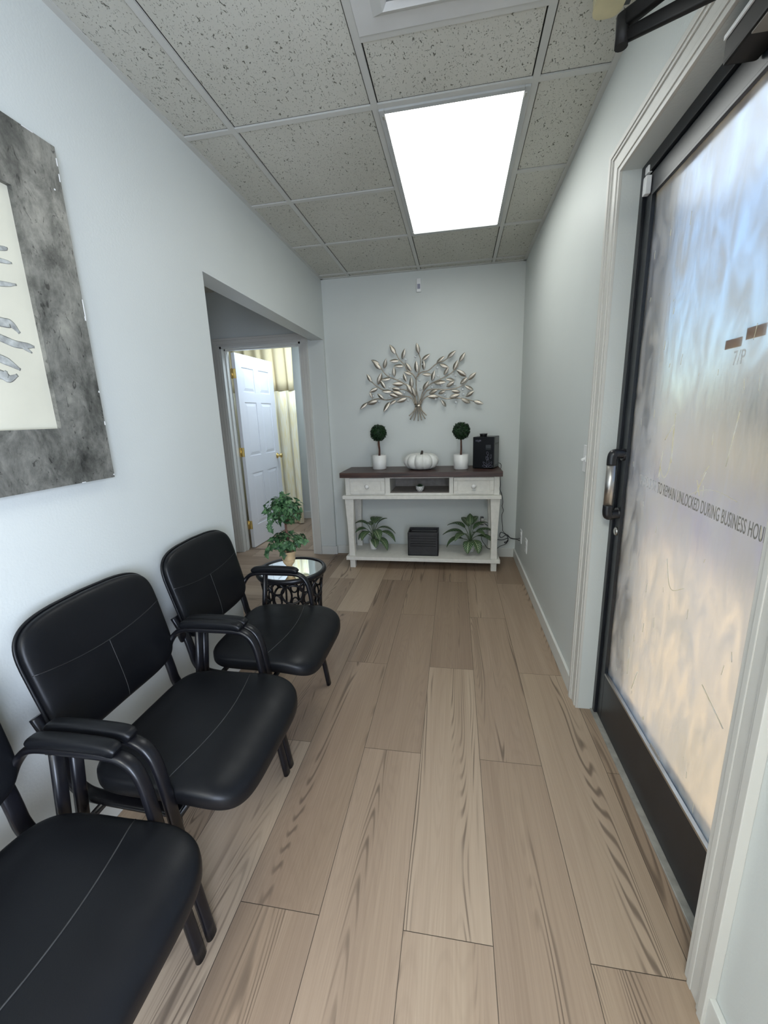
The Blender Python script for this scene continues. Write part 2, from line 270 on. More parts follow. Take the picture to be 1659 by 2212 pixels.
# ------------------------------------------------------------------ geometry helpers
def ID(o, label=None, cat=None, group=None, kind=None):
    if label: o['label'] = label
    if cat: o['category'] = cat
    if group: o['group'] = group
    if kind: o['kind'] = kind
    return o
def thing(name, loc, label, cat, group=None, rz=0):
    o = bpy.data.objects.new(name, None); COL.objects.link(o); o.location = loc; o.rotation_euler = (0, 0, rz); o.empty_display_size = .05
    return ID(o, label, cat, group)
class MB:
    def __init__(self): self.bm = bmesh.new(); self.uv = None
    def box(self, a, b, bev=0, rot=None, piv=None):
        x0, y0, z0 = a; x1, y1, z1 = b
        tmp = bmesh.new()
        bmesh.ops.create_cube(tmp, size=1)
        for v in tmp.verts: v.co = Vector(((x0 + x1) / 2 + v.co.x * (x1 - x0), (y0 + y1) / 2 + v.co.y * (y1 - y0), (z0 + z1) / 2 + v.co.z * (z1 - z0)))
        if bev: bmesh.ops.bevel(tmp, geom=tmp.edges[:], offset=bev, segments=2, affect='EDGES', profile=.6)
        if rot is not None:
            p = Vector(piv) if piv else Vector(((x0 + x1) / 2, (y0 + y1) / 2, (z0 + z1) / 2))
            for v in tmp.verts: v.co = rot @ (v.co - p) + p
        self.merge(tmp); return self
    def merge(self, tmp):
        vs = {}
        for v in tmp.verts: vs[v] = self.bm.verts.new(v.co)
        for f in tmp.faces:
            try:
                nf = self.bm.faces.new([vs[v] for v in f.verts]); nf.smooth = f.smooth
            except ValueError: pass
        tmp.free()
    def quad(self, *p):
        self.bm.faces.new([self.bm.verts.new(q) for q in p]); return self
    def prism(self, pts, axis, a, b):
        def mk(p, d):
            c = [0, 0, 0]; o = [i for i in range(3) if i != axis]; c[o[0]] = p[0]; c[o[1]] = p[1]; c[axis] = d; return c
        A = [self.bm.verts.new(mk(p, a)) for p in pts]; B = [self.bm.verts.new(mk(p, b)) for p in pts]
        n = len(pts); self.bm.faces.new(A[::-1]); self.bm.faces.new(B)
        for i in range(n): self.bm.faces.new((A[i], A[(i + 1) % n], B[(i + 1) % n], B[i]))
        return self
    def sweep(self, pts, ra, rb=None, seg=8, lat=None, closed=False, caps=True, taper=None, sq=2.0):
        """tube along pts; with lat (a fixed side axis) the section is an oval: ra along lat, rb across"""
        rb = rb if rb is not None else ra; P = [Vector(p) for p in pts]; n = len(P); rings = []; prev = None
        for i in range(n):
            if closed: tg = P[(i + 1) % n] - P[i - 1]
            else: tg = P[min(i + 1, n - 1)] - P[max(i - 1, 0)]
            tg.normalize()
            if lat is not None: a = Vector(lat); a = (a - tg * a.dot(tg)).normalized()
            else:
                if prev is None:
                    a = tg.orthogonal().normalized()
                    if closed: a = tg.cross(Vector((.123, .456, .789))).normalized()
                else: a = (prev - tg * prev.dot(tg)).normalized()
            prev = a; bb = tg.cross(a); k = taper(i / (n - 1)) if taper else 1
            ring = []
            for j in range(seg):
                th = 2 * PI * j / seg; c, s = cos(th), sin(th)
                c2 = math.copysign(abs(c) ** (2 / sq), c); s2 = math.copysign(abs(s) ** (2 / sq), s)
                ring.append(self.bm.verts.new(P[i] + a * ra * k * c2 + bb * rb * k * s2))
            rings.append(ring)
        m = n if closed else n - 1
        for i in range(m):
            A, B = rings[i], rings[(i + 1) % n]
            for j in range(seg):
                f = self.bm.faces.new((A[j], A[(j + 1) % seg], B[(j + 1) % seg], B[j])); f.smooth = True
        if caps and not closed: self.bm.faces.new(rings[0][::-1]); self.bm.faces.new(rings[-1])
        return self
    def lathe(self, prof, seg=32, c=(0, 0, 0), smooth=True, mod=None, cap=True):
        rings = []
        for (r, z) in prof:
            ring = []
            for j in range(seg):
                th = 2 * PI * j / seg; rr = r * (mod(th, z) if mod else 1)
                ring.append(self.bm.verts.new((c[0] + rr * cos(th), c[1] + rr * sin(th), c[2] + z)))
            rings.append(ring)
        for A, B in zip(rings, rings[1:]):
            for j in range(seg):
                f = self.bm.faces.new((A[j], A[(j + 1) % seg], B[(j + 1) % seg], B[j])); f.smooth = smooth
        if cap:
            self.bm.faces.new(rings[0][::-1]); self.bm.faces.new(rings[-1])
        return self
    def build(self, name, m, parent=None, bev=0, sub=0, loc=None, smooth=None):
        me = bpy.data.meshes.new(name)
        bmesh.ops.recalc_face_normals(self.bm, faces=self.bm.faces[:])
        self.bm.to_mesh(me); self.bm.free()
        o = bpy.data.objects.new(name, me); COL.objects.link(o)
        if isinstance(m, (list, tuple)):
            for x in m: me.materials.append(x)
        else: me.materials.append(m)
        if parent: o.parent = parent
        if loc: o.location = loc
        if smooth:
            for p in me.polygons: p.use_smooth = True
        if bev:
            md = o.modifiers.new('bevel', 'BEVEL'); md.width = bev; md.segments = 2; md.limit_method = 'ANGLE'; md.angle_limit = math.radians(40)
        if sub:
            md = o.modifiers.new('subdivision', 'SUBSURF'); md.levels = sub; md.render_levels = sub
        return o
def struct(o): o['kind'] = 'structure'; return o
def cat(pts, k=6):
    P = [Vector(p) for p in pts]; out = []
    for i in range(len(P) - 1):
        p0 = P[i - 1] if i else P[0] * 2 - P[1]; p1, p2 = P[i], P[i + 1]; p3 = P[i + 2] if i + 2 < len(P) else P[-1] * 2 - P[-2]
        for j in range(k):
            s = j / k
            out.append(.5 * ((2 * p1) + (p2 - p0) * s + (2 * p0 - 5 * p1 + 4 * p2 - p3) * s * s + (3 * p1 - p0 - 3 * p2 + p3) * s ** 3))
    out.append(P[-1]); return out
def tree_copy(root, loc, label, rz=None, scale=None):
    r = root.copy(); COL.objects.link(r); r.location = loc; r['label'] = label
    if rz is not None: r.rotation_euler = (0, 0, rz)
    if scale: r.scale = scale
    for ch in list(root.children):
        c = ch.copy(); COL.objects.link(c); c.parent = r
        for g in list(ch.children):
            d = g.copy(); COL.objects.link(d); d.parent = c
    return r

XL, XR, YB, H = -.853, .884, 1.927, 2.532
YN = -4.2
# ------------------------------------------------------------------ floor
def plank_mesh(mb, lay, x0, x1, y0, y1, gap=.0009, z=0.0):
    x0 += gap; x1 -= gap; y0 += gap; y1 -= gap
    f = mb.bm.faces.new([mb.bm.verts.new(p) for p in ((x0, y0, z), (x1, y0, z), (x1, y1, z), (x0, y1, z))])
    c = (random.random(), random.random(), random.random(), 1)
    for l in f.loops: l[lay] = c
def floor_planks(name, rx, ry, mat, along='Y', parent=None, w=.2335, ox=-.042, L=1.19, oy=-1.118, z=0.0):
    mb = MB(); lay = mb.bm.loops.layers.color.new('plank')
    i0 = math.floor((rx[0] - ox) / w) if along == 'Y' else math.floor((ry[0] - ox) / w)
    i1 = math.ceil((rx[1] - ox) / w) if along == 'Y' else math.ceil((ry[1] - ox) / w)
    lo, hi = (ry if along == 'Y' else rx)
    for i in range(i0, i1):
        a = ox + i * w; bb = a + w
        off = oy + (0 if i % 2 else .595) 
        s = off + math.floor((lo - off) / L) * L
        while s < hi:
            c0, c1 = max(s, lo), min(s + L, hi)
            if along == 'Y': A, B = max(a, rx[0]), min(bb, rx[1]); 
            else: A, B = max(a, ry[0]), min(bb, ry[1])
            if B - A > .004 and c1 - c0 > .004:
                if along == 'Y': plank_mesh(mb, lay, A, B, c0, c1, z=z)
                else: plank_mesh(mb, lay, c0, c1, A, B, z=z)
            s += L
    return mb.build(name, mat, parent)
fl = MB().box((-3.2, YN, -.12), (1.08, 3.5, -.0012)).build('floor', simple('plank_joint_dark', (.09, .07, .052), .9, .1, 20)); struct(fl)
floor_planks('floor_planks', (XL + .012, 1.0), (YN, 1.93), m_plank, parent=fl)
floor_planks('hall_planks', (-3.2, XL - .012), (.2, 1.985), m_plank_x, 'X', parent=fl, ox=.35)
floor_planks('room_planks', (-3.2, -.95), (2.005, 3.4), m_plank, parent=fl, oy=-.9)
MB().box((XL - .014, .0, -.002), (XL + .014, 1.9, .0035), .0015).box((-1.87, 1.972, -.002), (-1.06, 2.006, .004), .0015).build('floor_seam_strip', simple('seam_strip', (.22, .16, .115), .5, .1, 20), fl)

# ------------------------------------------------------------------ walls
wl = MB()
wl.box((XL - .117, YN, 0), (XL, .044, H + .1))
wl.box((XL - .117, .044, 2.03), (XL, 1.885, H + .1), .0)
wl.build('wall_left', m_wall); struct(bpy.data.objects['wall_left'])
wb = MB()
wb.box((XL - .0, YB, 0), (1.1, YB + .12, H + .1))
wb.box((-1.072, 1.885, 0), (XL, 2.047, H + .1))
wb.box((-3.2, 1.885, 0), (-1.873, 2.005, H + .1)); wb.box((-1.873, 1.885, 2.035), (-1.072, 2.005, H + .1))
struct(wb.build('wall_back', m_wall))
wr = MB()
wr.box((XR, -.165, 0), (XR + .2, YB + .12, H + .1)); wr.box((XR, YN, 0), (XR + .2, -3.62, H + .1)); wr.box((XR, -3.62, 0), (XR + .2, -2.28, .48)); wr.box((XR, -3.62, 2.22), (XR + .2, -2.28, H + .1)); wr.box((XR, -2.28, 0), (XR + .2, -1.105, H + .1)); wr.box((XR, -1.105, 2.13), (XR + .2, -.165, H + .1))
struct(wr.build('wall_right', m_wall))
# wall behind the viewer with the opening of an added, unseen window
wn = MB(); wn.box((XL - .117, YN - .12, 0), (XR + .2, YN, .4)); wn.box((XL - .117, YN - .12, 2.3), (XR + .2, YN, H + .1)); wn.box((XL - .117, YN - .12, .4), (-.7, YN, 2.3)); wn.box((.9, YN - .12, .4), (XR + .2, YN, 2.3))
struct(wn.build('wall_front', m_wall))
wf = MB()
for a, bb in (((-.7, YN - .08, .4), (.9, YN - .03, .45)), ((-.7, YN - .08, 2.25), (.9, YN - .03, 2.3)), ((-.7, YN - .08, .45), (-.65, YN - .03, 2.25)), ((.85, YN - .08, .45), (.9, YN - .03, 2.25)), ((.07, YN - .08, .45), (.13, YN - .03, 2.25))): wf.box(a, bb)
win = struct(wf.build('added_window_1', m_vinylframe))
MB().box((-.65, YN - .058, .45), (.85, YN - .052, 2.25)).build('pane', m_glass, win)
wf = MB()
for a, bb in (((.93, -3.62, .48), (.98, -2.28, .53)), ((.93, -3.62, 2.17), (.98, -2.28, 2.22)), ((.93, -3.62, .53), (.98, -3.57, 2.17)), ((.93, -2.33, .53), (.98, -2.28, 2.17))): wf.box(a, bb)
win2 = struct(wf.build('added_window_2', m_vinylframe))  # unseen window added to go with the side fill
MB().box((.952, -3.57, .53), (.958, -2.33, 2.17)).build('pane', m_glass, win2)
# hall and back room shell
wh = MB(); wh.box((-3.3, .1, 0), (-3.2, 3.5, H + .1)); struct(wh.build('wall_hall_end', m_wall))
wh = MB(); wh.box((-3.2, .1, 0), (XL - .117, .2, H + .1)); struct(wh.build('wall_hall_near', m_wall))
wh = MB(); wh.box((-3.2, 3.36, 0), (-.9, 3.48, H + .1)); struct(wh.build('wall_room_far', m_wall))
wh = MB(); wh.box((-.99, 2.047, 0), (-.87, 3.36, H + .1)); struct(wh.build('wall_room_right', m_wall))
struct(MB().box((-3.2, .2, 2.50), (XL - .117, 1.885, 2.56)).build('ceiling_hall', m_tile))
struct(MB().box((-3.2, 2.005, 2.45), (-.99, 3.36, 2.56)).build('ceiling_room', m_wall))

# baseboards
def base_run(name, segs, h=.075):
    mb = MB()
    for (a, bb) in segs: mb.box(a, bb, .003)
    o = mb.build(name, m_trim); return struct(o)
base_run('baseboard_back', [((XL + .001, YB - .014, 0), (XR, YB, .085))])
base_run('baseboard_right', [((XR - .014, -.075, 0), (XR, YB - .014, .085)), ((XR - .014, YN, 0), (XR, -1.19, .085))])
base_run('baseboard_left', [((XL, YN, 0), (XL + .014, .044, .085)), ((XL - .147, 1.871, 0), (XL + .013, 1.885, .085)), ((XL + .0005, 1.8852, 0), (XL + .0135, YB - .0145, .0848))])
base_run('baseboard_room', [((-3.2, 3.346, 0), (-.99, 3.36, .10)), ((-1.004, 2.05, 0), (-.99, 3.346, .10))])

# ------------------------------------------------------------------ ceiling with its grid
TH = -.0078
def G(x, y, z=H): return Vector((x * cos(TH) - y * sin(TH), x * sin(TH) + y * cos(TH), z))
g = .6096
ce = MB(); ce.box((XL - .05, YN, H + .012), (XR + .1, YB + .05, H + .08)).build('ceiling', m_tile)
ceil = bpy.data.objects['ceiling']; struct(ceil)
cells = []
def gbox(mb, x0, x1, y0, y1, z0, z1, bev=0):
    rot = Matrix.Rotation(TH, 3, 'Z'); mb.box((x0, y0, z0), (x1, y1, z1), bev, rot=rot, piv=(0, 0, 0))
xs = [-1.05, -g, 0, g, 1.1]
rowsL = [-2 * g * 4, -2 * g * 3, -2 * g * 2, -2 * g, 0, g, 2 * g, 3 * g, 3.6 * g]
rows = {0: rowsL, 1: rowsL, 2: [-2 * g * 4, -2 * g * 3, -2 * g * 2, -2.1336 + .0, -.9141, -.3045, 0, 2 * g, 3 * g, 3.6 * g], 3: rowsL}
tl = MB(); bars = MB(); gaps = MB()
bw = .0125
def clampx(x): return x
for c in range(4):
    x0, x1 = xs[c], xs[c + 1]; rr_ = rows[c]
    for a, bb in zip(rr_, rr_[1:]):
        if c == 2 and (abs(a) < 1e-6 or abs(a + .9141) < 1e-4): continue
        m_ = bw + .0042
        gbox(tl, x0 + m_, x1 - m_, a + m_ , bb - m_, H + .004, H + .011, .0015)
    for y in rr_[1:-1]: gbox(bars, x0 + bw, x1 - bw, y - bw, y + bw, H - .001, H + .006)
for x in xs[1:-1]: gbox(bars, x - bw, x + bw, YN, YB + .05, H - .0015, H + .006)
tl.build('ceiling_tiles', m_tile, ceil)
for x in (XL, XR - .022): bars.box((x, YN, H - .002), (x + .022, YB, H + .004))
bars.box((XL, YB - .022, H - .002), (XR, YB, H + .004))
bars.build('ceiling_grid', m_grid, ceil)
# dark sheet above the tiles, coloured as the shadow lines along the grid
gp = MB()
gbox(gp, -1.0, 1.0, YN, YB, H + .0115, H + .0118); gp.build('ceiling_shadow_gap', m_darkgap, ceil)

# fluorescent light fixture
lt = thing('ceiling_light', G(g / 2, g, H), 'lit fluorescent troffer with prismatic lens in the white ceiling grid', 'ceiling light', rz=TH)
f = MB(); a, bb = g / 2 - .013, g - .013
for (x0, x1, y0, y1) in ((-a, -a + .022, -bb, bb), (a - .022, a, -bb, bb), (-a + .022, a - .022, -bb, -bb + .022), (-a + .022, a - .022, bb - .022, bb)): f.box((x0, y0, -.008), (x1, y1, .006), .002)
f.build('frame', simple('fixture_frame', (.42, .43, .42), .35, .05, 8), lt)
MB().box((-a + .022, -bb + .022, -.003), (a - .022, bb - .022, .0), 0).build('diffuser', m_lens, lt)
for sx_ in (-1, 1):
    for sy_ in (-1, 1): MB().box((sx_ * (a - .014) - .005, sy_ * (bb - .04) - .012, -.010), (sx_ * (a - .014) + .005, sy_ * (bb - .04) + .012, -.007), .001).build('latch', m_steel, lt)

# unlit stepped air vent nearer the viewer
vt = thing('ceiling_vent', G(g / 2, -.3045 - g / 2, H), 'white stepped square air vent in the ceiling above the entrance door', 'air vent', rz=TH)
f = MB(); a = g / 2 - .013
mw = m_white
f.box((-a, -a, -.004), (a, a, .004), .001); f.build('face_plate', simple('vent_white', (.58, .58, .56), .4, .04, 8), vt)
f = MB()
for k, (r0, r1, z0, z1) in enumerate(((.235, .20, -.004, -.024), (.175, .14, -.010, -.032), (.115, .0, -.016, -.038))):
    if r1 > 0:
        o1 = [(-r0, -r0), (r0, -r0), (r0, r0), (-r0, r0)]; i1 = [(-r1, -r1), (r1, -r1), (r1, r1), (-r1, r1)]
        A = [f.bm.verts.new((x, y, z0)) for x, y in o1]; B = [f.bm.verts.new((x, y, z1)) for x, y in i1]; Cc = [f.bm.verts.new((x * .93, y * .93, z1 + .012)) for x, y in i1]
        for q in range(4):
            f.bm.faces.new((A[q], A[(q + 1) % 4], B[(q + 1) % 4], B[q])); f.bm.faces.new((B[q], B[(q + 1) % 4], Cc[(q + 1) % 4], Cc[q]))
    else: f.box((-.105, -.105, -.034), (.105, .105, -.026), .002)
f.build('louver_ring', simple('vent_louver', (.56, .56, .54), .4, .04, 8), vt)

# ------------------------------------------------------------------ entrance: casing, frame, glass door
def casing_profile(mb, path_in, w, side_dir, xs_):
    pass
cs = MB()
YI0, YI1, ZT = -.168, -1.104, 2.128   # opening
def cas(mb, o0, o1, d0, d1):
    """one step of the moulding, all three sides: from offset o0 to o1 off the opening, thickness d"""
    mb.box((XR - d1, YI0 + o0, 0), (XR, YI0 + o1, ZT + o1), .0015)
    mb.box((XR - d1, YI1 - o1, 0), (XR, YI1 - o0, ZT + o1), .0015)
    mb.box((XR - d1, YI1 - o0, ZT + o0), (XR, YI0 + o0, ZT + o1), .0015)
for (o0, o1, d) in ((0, .016, .010), (.016, .030, .014), (.030, .060, .012), (.060, .070, .017), (.070, .088, .021)): cas(cs, o0, o1, 0, d)
struct(cs.build('trim_1', m_casing))
jm = MB()   # painted reveal of the opening
jm.box((XR - .001, YI0 + .0006, 0), (.99, YI0 + .012, ZT + .012)); jm.box((XR - .001, YI1 - .012, 0), (.99, YI1 - .0006, ZT + .012)); jm.box((XR - .001, YI1 - .0006, ZT + .0006), (.99, YI0 + .0006, ZT + .012))
struct(jm.build('trim_2', m_wall))
struct(MB().box((.935, YI1, 0), (1.06, YI0, .006), .002).build('trim_3', simple('threshold_metal', (.30, .29, .26), .4, .2, 30)))

D0 = .955
dr = MB()   # leaf: stiles and rails of black aluminium
dr.box((D0, -.247, .01), (D0 + .044, -.196, 2.085), .002); dr.box((D0, -1.078, .01), (D0 + .044, -1.022, 2.085), .002)
dr.box((D0, -1.022, .01), (D0 + .044, -.247, .238), .002)
dr.box((D0, -1.022, 2.02), (D0 + .044, -.247, 2.085), .002)
door1 = struct(dr.build('door_1', m_vinylframe))
door1['label'] = 'black framed glass entrance door with worn frosted pane'
fr = MB()
fr.box((.945, -.194, 0), (1.05, YI0, ZT), .002); fr.box((.945, YI1, 0), (1.05, -1.080, ZT), .002); fr.box((.945, -1.080, 2.088), (1.05, -.194, ZT), .002)
fr.build('door_frame', m_vinylframe, door1)
st = MB()   # glazing beads
for (a, bb) in (((D0 - .004, -.256, .238), (D0 + .006, -.247, 2.02)), ((D0 - .004, -1.022, .238), (D0 + .006, -1.014, 2.02)), ((D0 - .004, -1.014, 2.011), (D0 + .006, -.256, 2.02))): st.box(a, bb, .001)
st.build('glazing_bead', m_vinylframe, door1)
MB().box((D0 - .004, -1.014, .238), (D0 + .008, -.256, .247), .001).build('bottom_bead', m_steel, door1)
MB().box((D0 + .012, -1.022, .238), (D0 + .018, -.247, 2.02)).build('pane', m_glass, door1)
MB().box((D0 - .0012, -.725, .257), (D0 + .001, -.665, .270)).build('label_sticker', m_beige, door1)
lk = MB(); lk.lathe([(0.0001, -.0), (.017, 0), (.017, .006), (.011, .009), (.0001, .009)], 20)
l_ = lk.build('lock_cylinder', m_steel, door1); l_.matrix_world = Matrix.Translation((D0, -.226, .862)) @ Matrix.Rotation(-PI / 2, 4, 'Y')
# pull handle
hd = MB(); hy = -.232; zt, zb = 1.165, .938; HX = D0 - .052; HY = -.256
grip = MB().sweep([(HX, HY, zb + .03), (HX, HY, zt - .03)], .0165, seg=20).build('handle_grip', m_steel, door1)
for z, s in ((zt, 1), (zb, -1)):
    hd.sweep(cat([(HX, HY, z - s * .036), (HX, HY, z - s * .010), (HX + .004, HY, z + s * .004), (HX + .018, HY + .008, z + s * .005), (D0 + .001, hy - .002, z + s * .002)]), .0175, seg=14)
    hd.sweep([(D0 - .012, hy - .002, z), (D0 + .002, hy - .002, z)], .022, seg=16)
hd.build('handle_mount', m_blkplastic, grip)
# contact sensor
cssr = thing('contact_sensor', (D0 - .001, -.222, 2.052), 'small white two-piece magnetic contact at the top corner of the entrance door', 'sensor')
MB().box((-.014, -.012, .034), (.0, .012, .056), .003).build('magnet_block', m_white, cssr)
MB().box((-.018, -.014, -.028), (-.0, .010, .026), .003).build('sensor_block', m_white, cssr)

# lettering on the pane: reads from inside, running away from the latch side
def text_mesh(name, s, size, sxx, m, parent, loc, ext=.0003, basis=None):
    cu_ = bpy.data.curves.new(name, 'FONT'); cu_.body = s; cu_.size = size; cu_.extrude = ext; cu_.space_character = 1.06
    ob = bpy.data.objects.new(name + '_tmp', cu_); COL.objects.link(ob)
    bpy.context.view_layer.update()
    me = bpy.data.meshes.new_from_object(ob.evaluated_get(bpy.context.evaluated_depsgraph_get()))
    bpy.data.objects.remove(ob)
    for v in me.vertices: v.co.x *= sxx
    o = bpy.data.objects.new(name, me); COL.objects.link(o); me.materials.clear(); me.materials.append(m)
    wd = max(v.co.x for v in me.vertices)
    B = basis if basis is not None else Matrix(((0, 0, -1), (-1, 0, 0), (0, 1, 0)))
    o.matrix_world = Matrix.Translation(loc) @ B.to_4x4()
    if parent:
        o.parent = parent; o.matrix_parent_inverse = parent.matrix_world.inverted()
    return o, wd
xg = D0 + .0105
fs = .050
o1, w1 = text_mesh('decal_lettering', 'TO REMAIN UNLOCKED DURING BUSINESS HOURS', fs, 1.0, m_letter, door1, (xg, -.489, 1.067))
o1.scale.x = 1
k = 1.0
TXTW = .50
for v in o1.data.vertices: v.co.x *= TXTW / w1 * 1.0
o2, w2 = text_mesh('decal_lettering_worn', 'THIS DOOR', fs, 1.0, m_letter_worn, door1, (xg, -.350, 1.073))
for v in o2.data.vertices: v.co.x *= .132 / w2
for o_ in (o1, o2):
    for v in o_.data.vertices: v.co.y -= v.co.x * .042
# shallow strip edge of the decal film and the two tape patches outside
MB().box((D0 + .0195, -.785, 1.466), (D0 + .0205, -.725, 1.487)).box((D0 + .0195, -.860, 1.477), (D0 + .0205, -.798, 1.502)).build('tape_patch', m_sticker, door1)
o3, w3 = text_mesh('faded_lettering', '7/P', .046, .7, m_letter_worn, door1, (xg, -.775, 1.425))
# scratches
sc = MB(); random.seed(5)
def scr(p, r=.0010): sc.sweep(cat([(xg - .0002, y, z) for y, z in p], 5), r * 1.45, seg=5)
scr([(-.545, 1.315), (-.548, 1.25), (-.555, 1.17)], .0010); scr([(-.545, 1.285), (-.50, 1.235)], .0009); scr([(-.548, 1.27), (-.548, 1.16), (-.52, 1.12), (-.49, 1.15)], .0009)
scr([(-.497, 1.20), (-.487, 1.13), (-.485, 1.115)], .0008); scr([(-.49, 1.15), (-.495, 1.11)], .0008)
scr([(-.735, 1.165), (-.70, 1.10)], .0008); scr([(-.70, 1.14), (-.72, 1.10)], .0008); scr([(-.745, 1.185), (-.715, 1.15)], .0006)
scr([(-.67, 1.095), (-.74, 1.12), (-.80, 1.125), (-.87, 1.115)], .0006); scr([(-.83, 1.32), (-.81, 1.19)], .0009)
scr([(-.42, .47), (-.425, .36)], .0009); scr([(-.50, .42), (-.47, .33)], .0009); scr([(-.85, .62), (-.95, .57)], .0010)
scr([(-.60, .88), (-.64, .80), (-.71, .83)], .0008); scr([(-.905, 1.53), (-.97, 1.56)], .0009)
for _ in range(46):
    y = random.uniform(-.98, -.28); z = random.uniform(.28, 1.9); L_ = random.uniform(.006, .035)
    scr([(y, z), (y + random.uniform(-.006, .006), z - L_)], random.uniform(.0003, .0007))
ID(sc.build('scratch_marks', m_scratch, door1), kind='stuff')

# door closer: body on the top rail, two arms meeting at an elbow in the room
cl = thing('door_closer', (.93, -.875, 2.075), 'dark bronze hydraulic closer with folding arm on top of the entrance door', 'door closer')
bx_ = MB().box((-.045, -.16, -.030), (.022, .145, .022), .006).build('closer_body', m_bronze, cl)
MB().box((-.0490, -.155, .0145), (-.043, .142, .0235), .001).build('edge_highlight', m_white, cl)  # white strip painted as the bright highlight along the body's edge
MB().box((-.040, -.15, -.0335), (.018, .060, -.030), .001).build('cover_plate', simple('bronze_reflection', (.16, .145, .12), .35, .1, 10), cl)  # underside coloured paler, standing in for the ceiling's reflection
el = Vector((.662 - .93, -.785 + .875, 2.10 - 2.075))
pv = Vector((-.005, -.02, .045)); br = Vector((-.035, -.10, .070))
def flatbar(mb, a, bb, w, t_, wa=1, wb_=1):
    mb.sweep([a, a.lerp(bb, .33), a.lerp(bb, .66), bb], w, t_, seg=16, lat=(0, 0, 1), sq=6, taper=lambda s: wa + (wb_ - wa) * s)
a1 = MB(); flatbar(a1, el + Vector((0, 0, -.008)), Vector((-.01, -.02, .035)), .0135, .007, .85, 1.3); a1.sweep([el + Vector((0, 0, -.024)), el + Vector((0, 0, .03))], .013, seg=14); a1.build('main_arm', m_bronze, cl)
a2 = MB(); flatbar(a2, el + Vector((0, 0, .020)), Vector((-.048, -.09, .070)), .012, .008, 1.25, .8)
a2.box((-.075, -.135, .060), (-.040, -.05, .080), .003); a2.build('forearm', m_bronze, cl)
MB().sweep([Vector((-.01, -.02, .015)), Vector((-.01, -.02, .045))], .014, seg=14).build('spindle', m_blkplastic, cl)
# yellowed plastic guard hanging from the ceiling above the door
yl = thing('ceiling_signal_lamp', (.755, -.345, H), 'yellowed clear plastic lamp housing on the ceiling above the door closer', 'lamp')
yb = MB(); yb.sweep(cat([(0, 0, -.002), (.0, 0, -.02), (0, -.0, -.05), (0, 0, -.06)]), .042, .05, seg=20, lat=(1, 0, 0), sq=3); yb.build('housing', m_yellowplastic, yl)
MB().box((.045, -.05, -.05), (.062, .03, -.006), .003).build('bracket', m_blkplastic, yl)

# ------------------------------------------------------------------ interior door, casing, curtain
ci = MB()
XA, XB2, ZD = -1.873, -1.072, 2.028
for (o0, o1, d) in ((0, .02, .010), (.02, .05, .014), (.05, .070, .018)):
    yf = 1.885
    ci.box((XA - o1, yf - d, 0), (XA - o0, yf, ZD + o1), .0015); ci.box((XB2 + o0, yf - d, 0), (XB2 + o1, yf, ZD + o1), .0015); ci.box((XA - o0, yf - d, ZD + o0), (XB2 + o0, yf, ZD + o1), .0015)
struct(ci.build('trim_4', m_casing))
ji = MB(); ji.box((XA - .001, 1.88, 0), (XA + .018, 2.008, ZD)); ji.box((XB2 - .018, 1.88, 0), (XB2 + .001, 2.008, ZD)); ji.box((XA, 1.88, ZD - .018), (XB2, 2.008, ZD + .004))
ji.box((XA + .018, 1.93, 0), (XA + .030, 1.968, ZD - .018)); ji.box((XB2 - .030, 1.93, 0), (XB2 - .018, 1.968, ZD - .018)); ji.box((XA, 1.93, ZD - .03), (XB2, 1.968, ZD - .018))
struct(ji.build('trim_5', m_trim))
# six-panel leaf, hinged left, opened into the back room
LW, LH, LT = .775, 1.995, .035
lf = MB(); lf.box((-LT / 2 + .006, .0, .008), (LT / 2 - .006, LW, LH))
for sgn in (-1, 1):
    xa, xb_ = (LT / 2 - .006, LT / 2) if sgn > 0 else (-LT / 2, -LT / 2 + .006)
    st_w = .105; mid = .10; pw = (LW - 2 * st_w - mid) / 2
    zr = [(.008, .24), (.80, .98), (1.53, 1.63), (1.87, LH)]
    lf.box((xa, 0, .008), (xb_, st_w, LH)); lf.box((xa, LW - st_w, .008), (xb_, LW, LH)); lf.box((xa, st_w + pw, .008), (xb_, st_w + pw + mid, LH))
    for z0, z1 in zr:
        for y0 in (st_w, st_w + pw + mid): lf.box((xa, y0, z0), (xb_, y0 + pw, z1))
    for (z0, z1) in ((.24, .80), (.98, 1.53), (1.63, 1.87)):
        for y0 in (st_w, st_w + pw + mid):
            i1, i2 = .012, .040; xo = xa if sgn > 0 else xb_; xt = xo + sgn * .005
            A = [lf.bm.verts.new((xo, y, z)) for y, z in ((y0 + i1, z0 + i1), (y0 + pw - i1, z0 + i1), (y0 + pw - i1, z1 - i1), (y0 + i1, z1 - i1))]
            B = [lf.bm.verts.new((xt, y, z)) for y, z in ((y0 + i2, z0 + i2), (y0 + pw - i2, z0 + i2), (y0 + pw - i2, z1 - i2), (y0 + i2, z1 - i2))]
            for q in range(4): lf.bm.faces.new((A[q], A[(q + 1) % 4], B[(q + 1) % 4], B[q]))
            lf.bm.faces.new(B)
door2 = struct(lf.build('door_2', m_white_door)); door2.location = (-1.817, 2.012, 0); door2.rotation_euler = (0, 0, math.radians(-2.5))
door2['label'] = 'white six-panel door standing open into the back room'
for z in (.26, 1.03, 1.80):
    h_ = MB(); h_.box((-.050, -.008, -.045), (.017, -.003, .045), .001); h_.sweep([(-.022, -.010, -.048), (-.022, -.010, .048)], .0065, seg=12)
    ob = h_.build('hinge', m_brass, door2); ob.location = (0, 0, z)
kb = MB().lathe([(.0001, 0), (.031, .0), (.031, .006), (.014, .009), (.011, .03), (.020, .036), (.026, .048), (.024, .06), (.012, .067), (.0001, .068)], 24).build('door_knob', m_brass, door2)
kb.rotation_euler = (0, PI / 2, 0); kb.location = (LT / 2, LW - .065, .93)
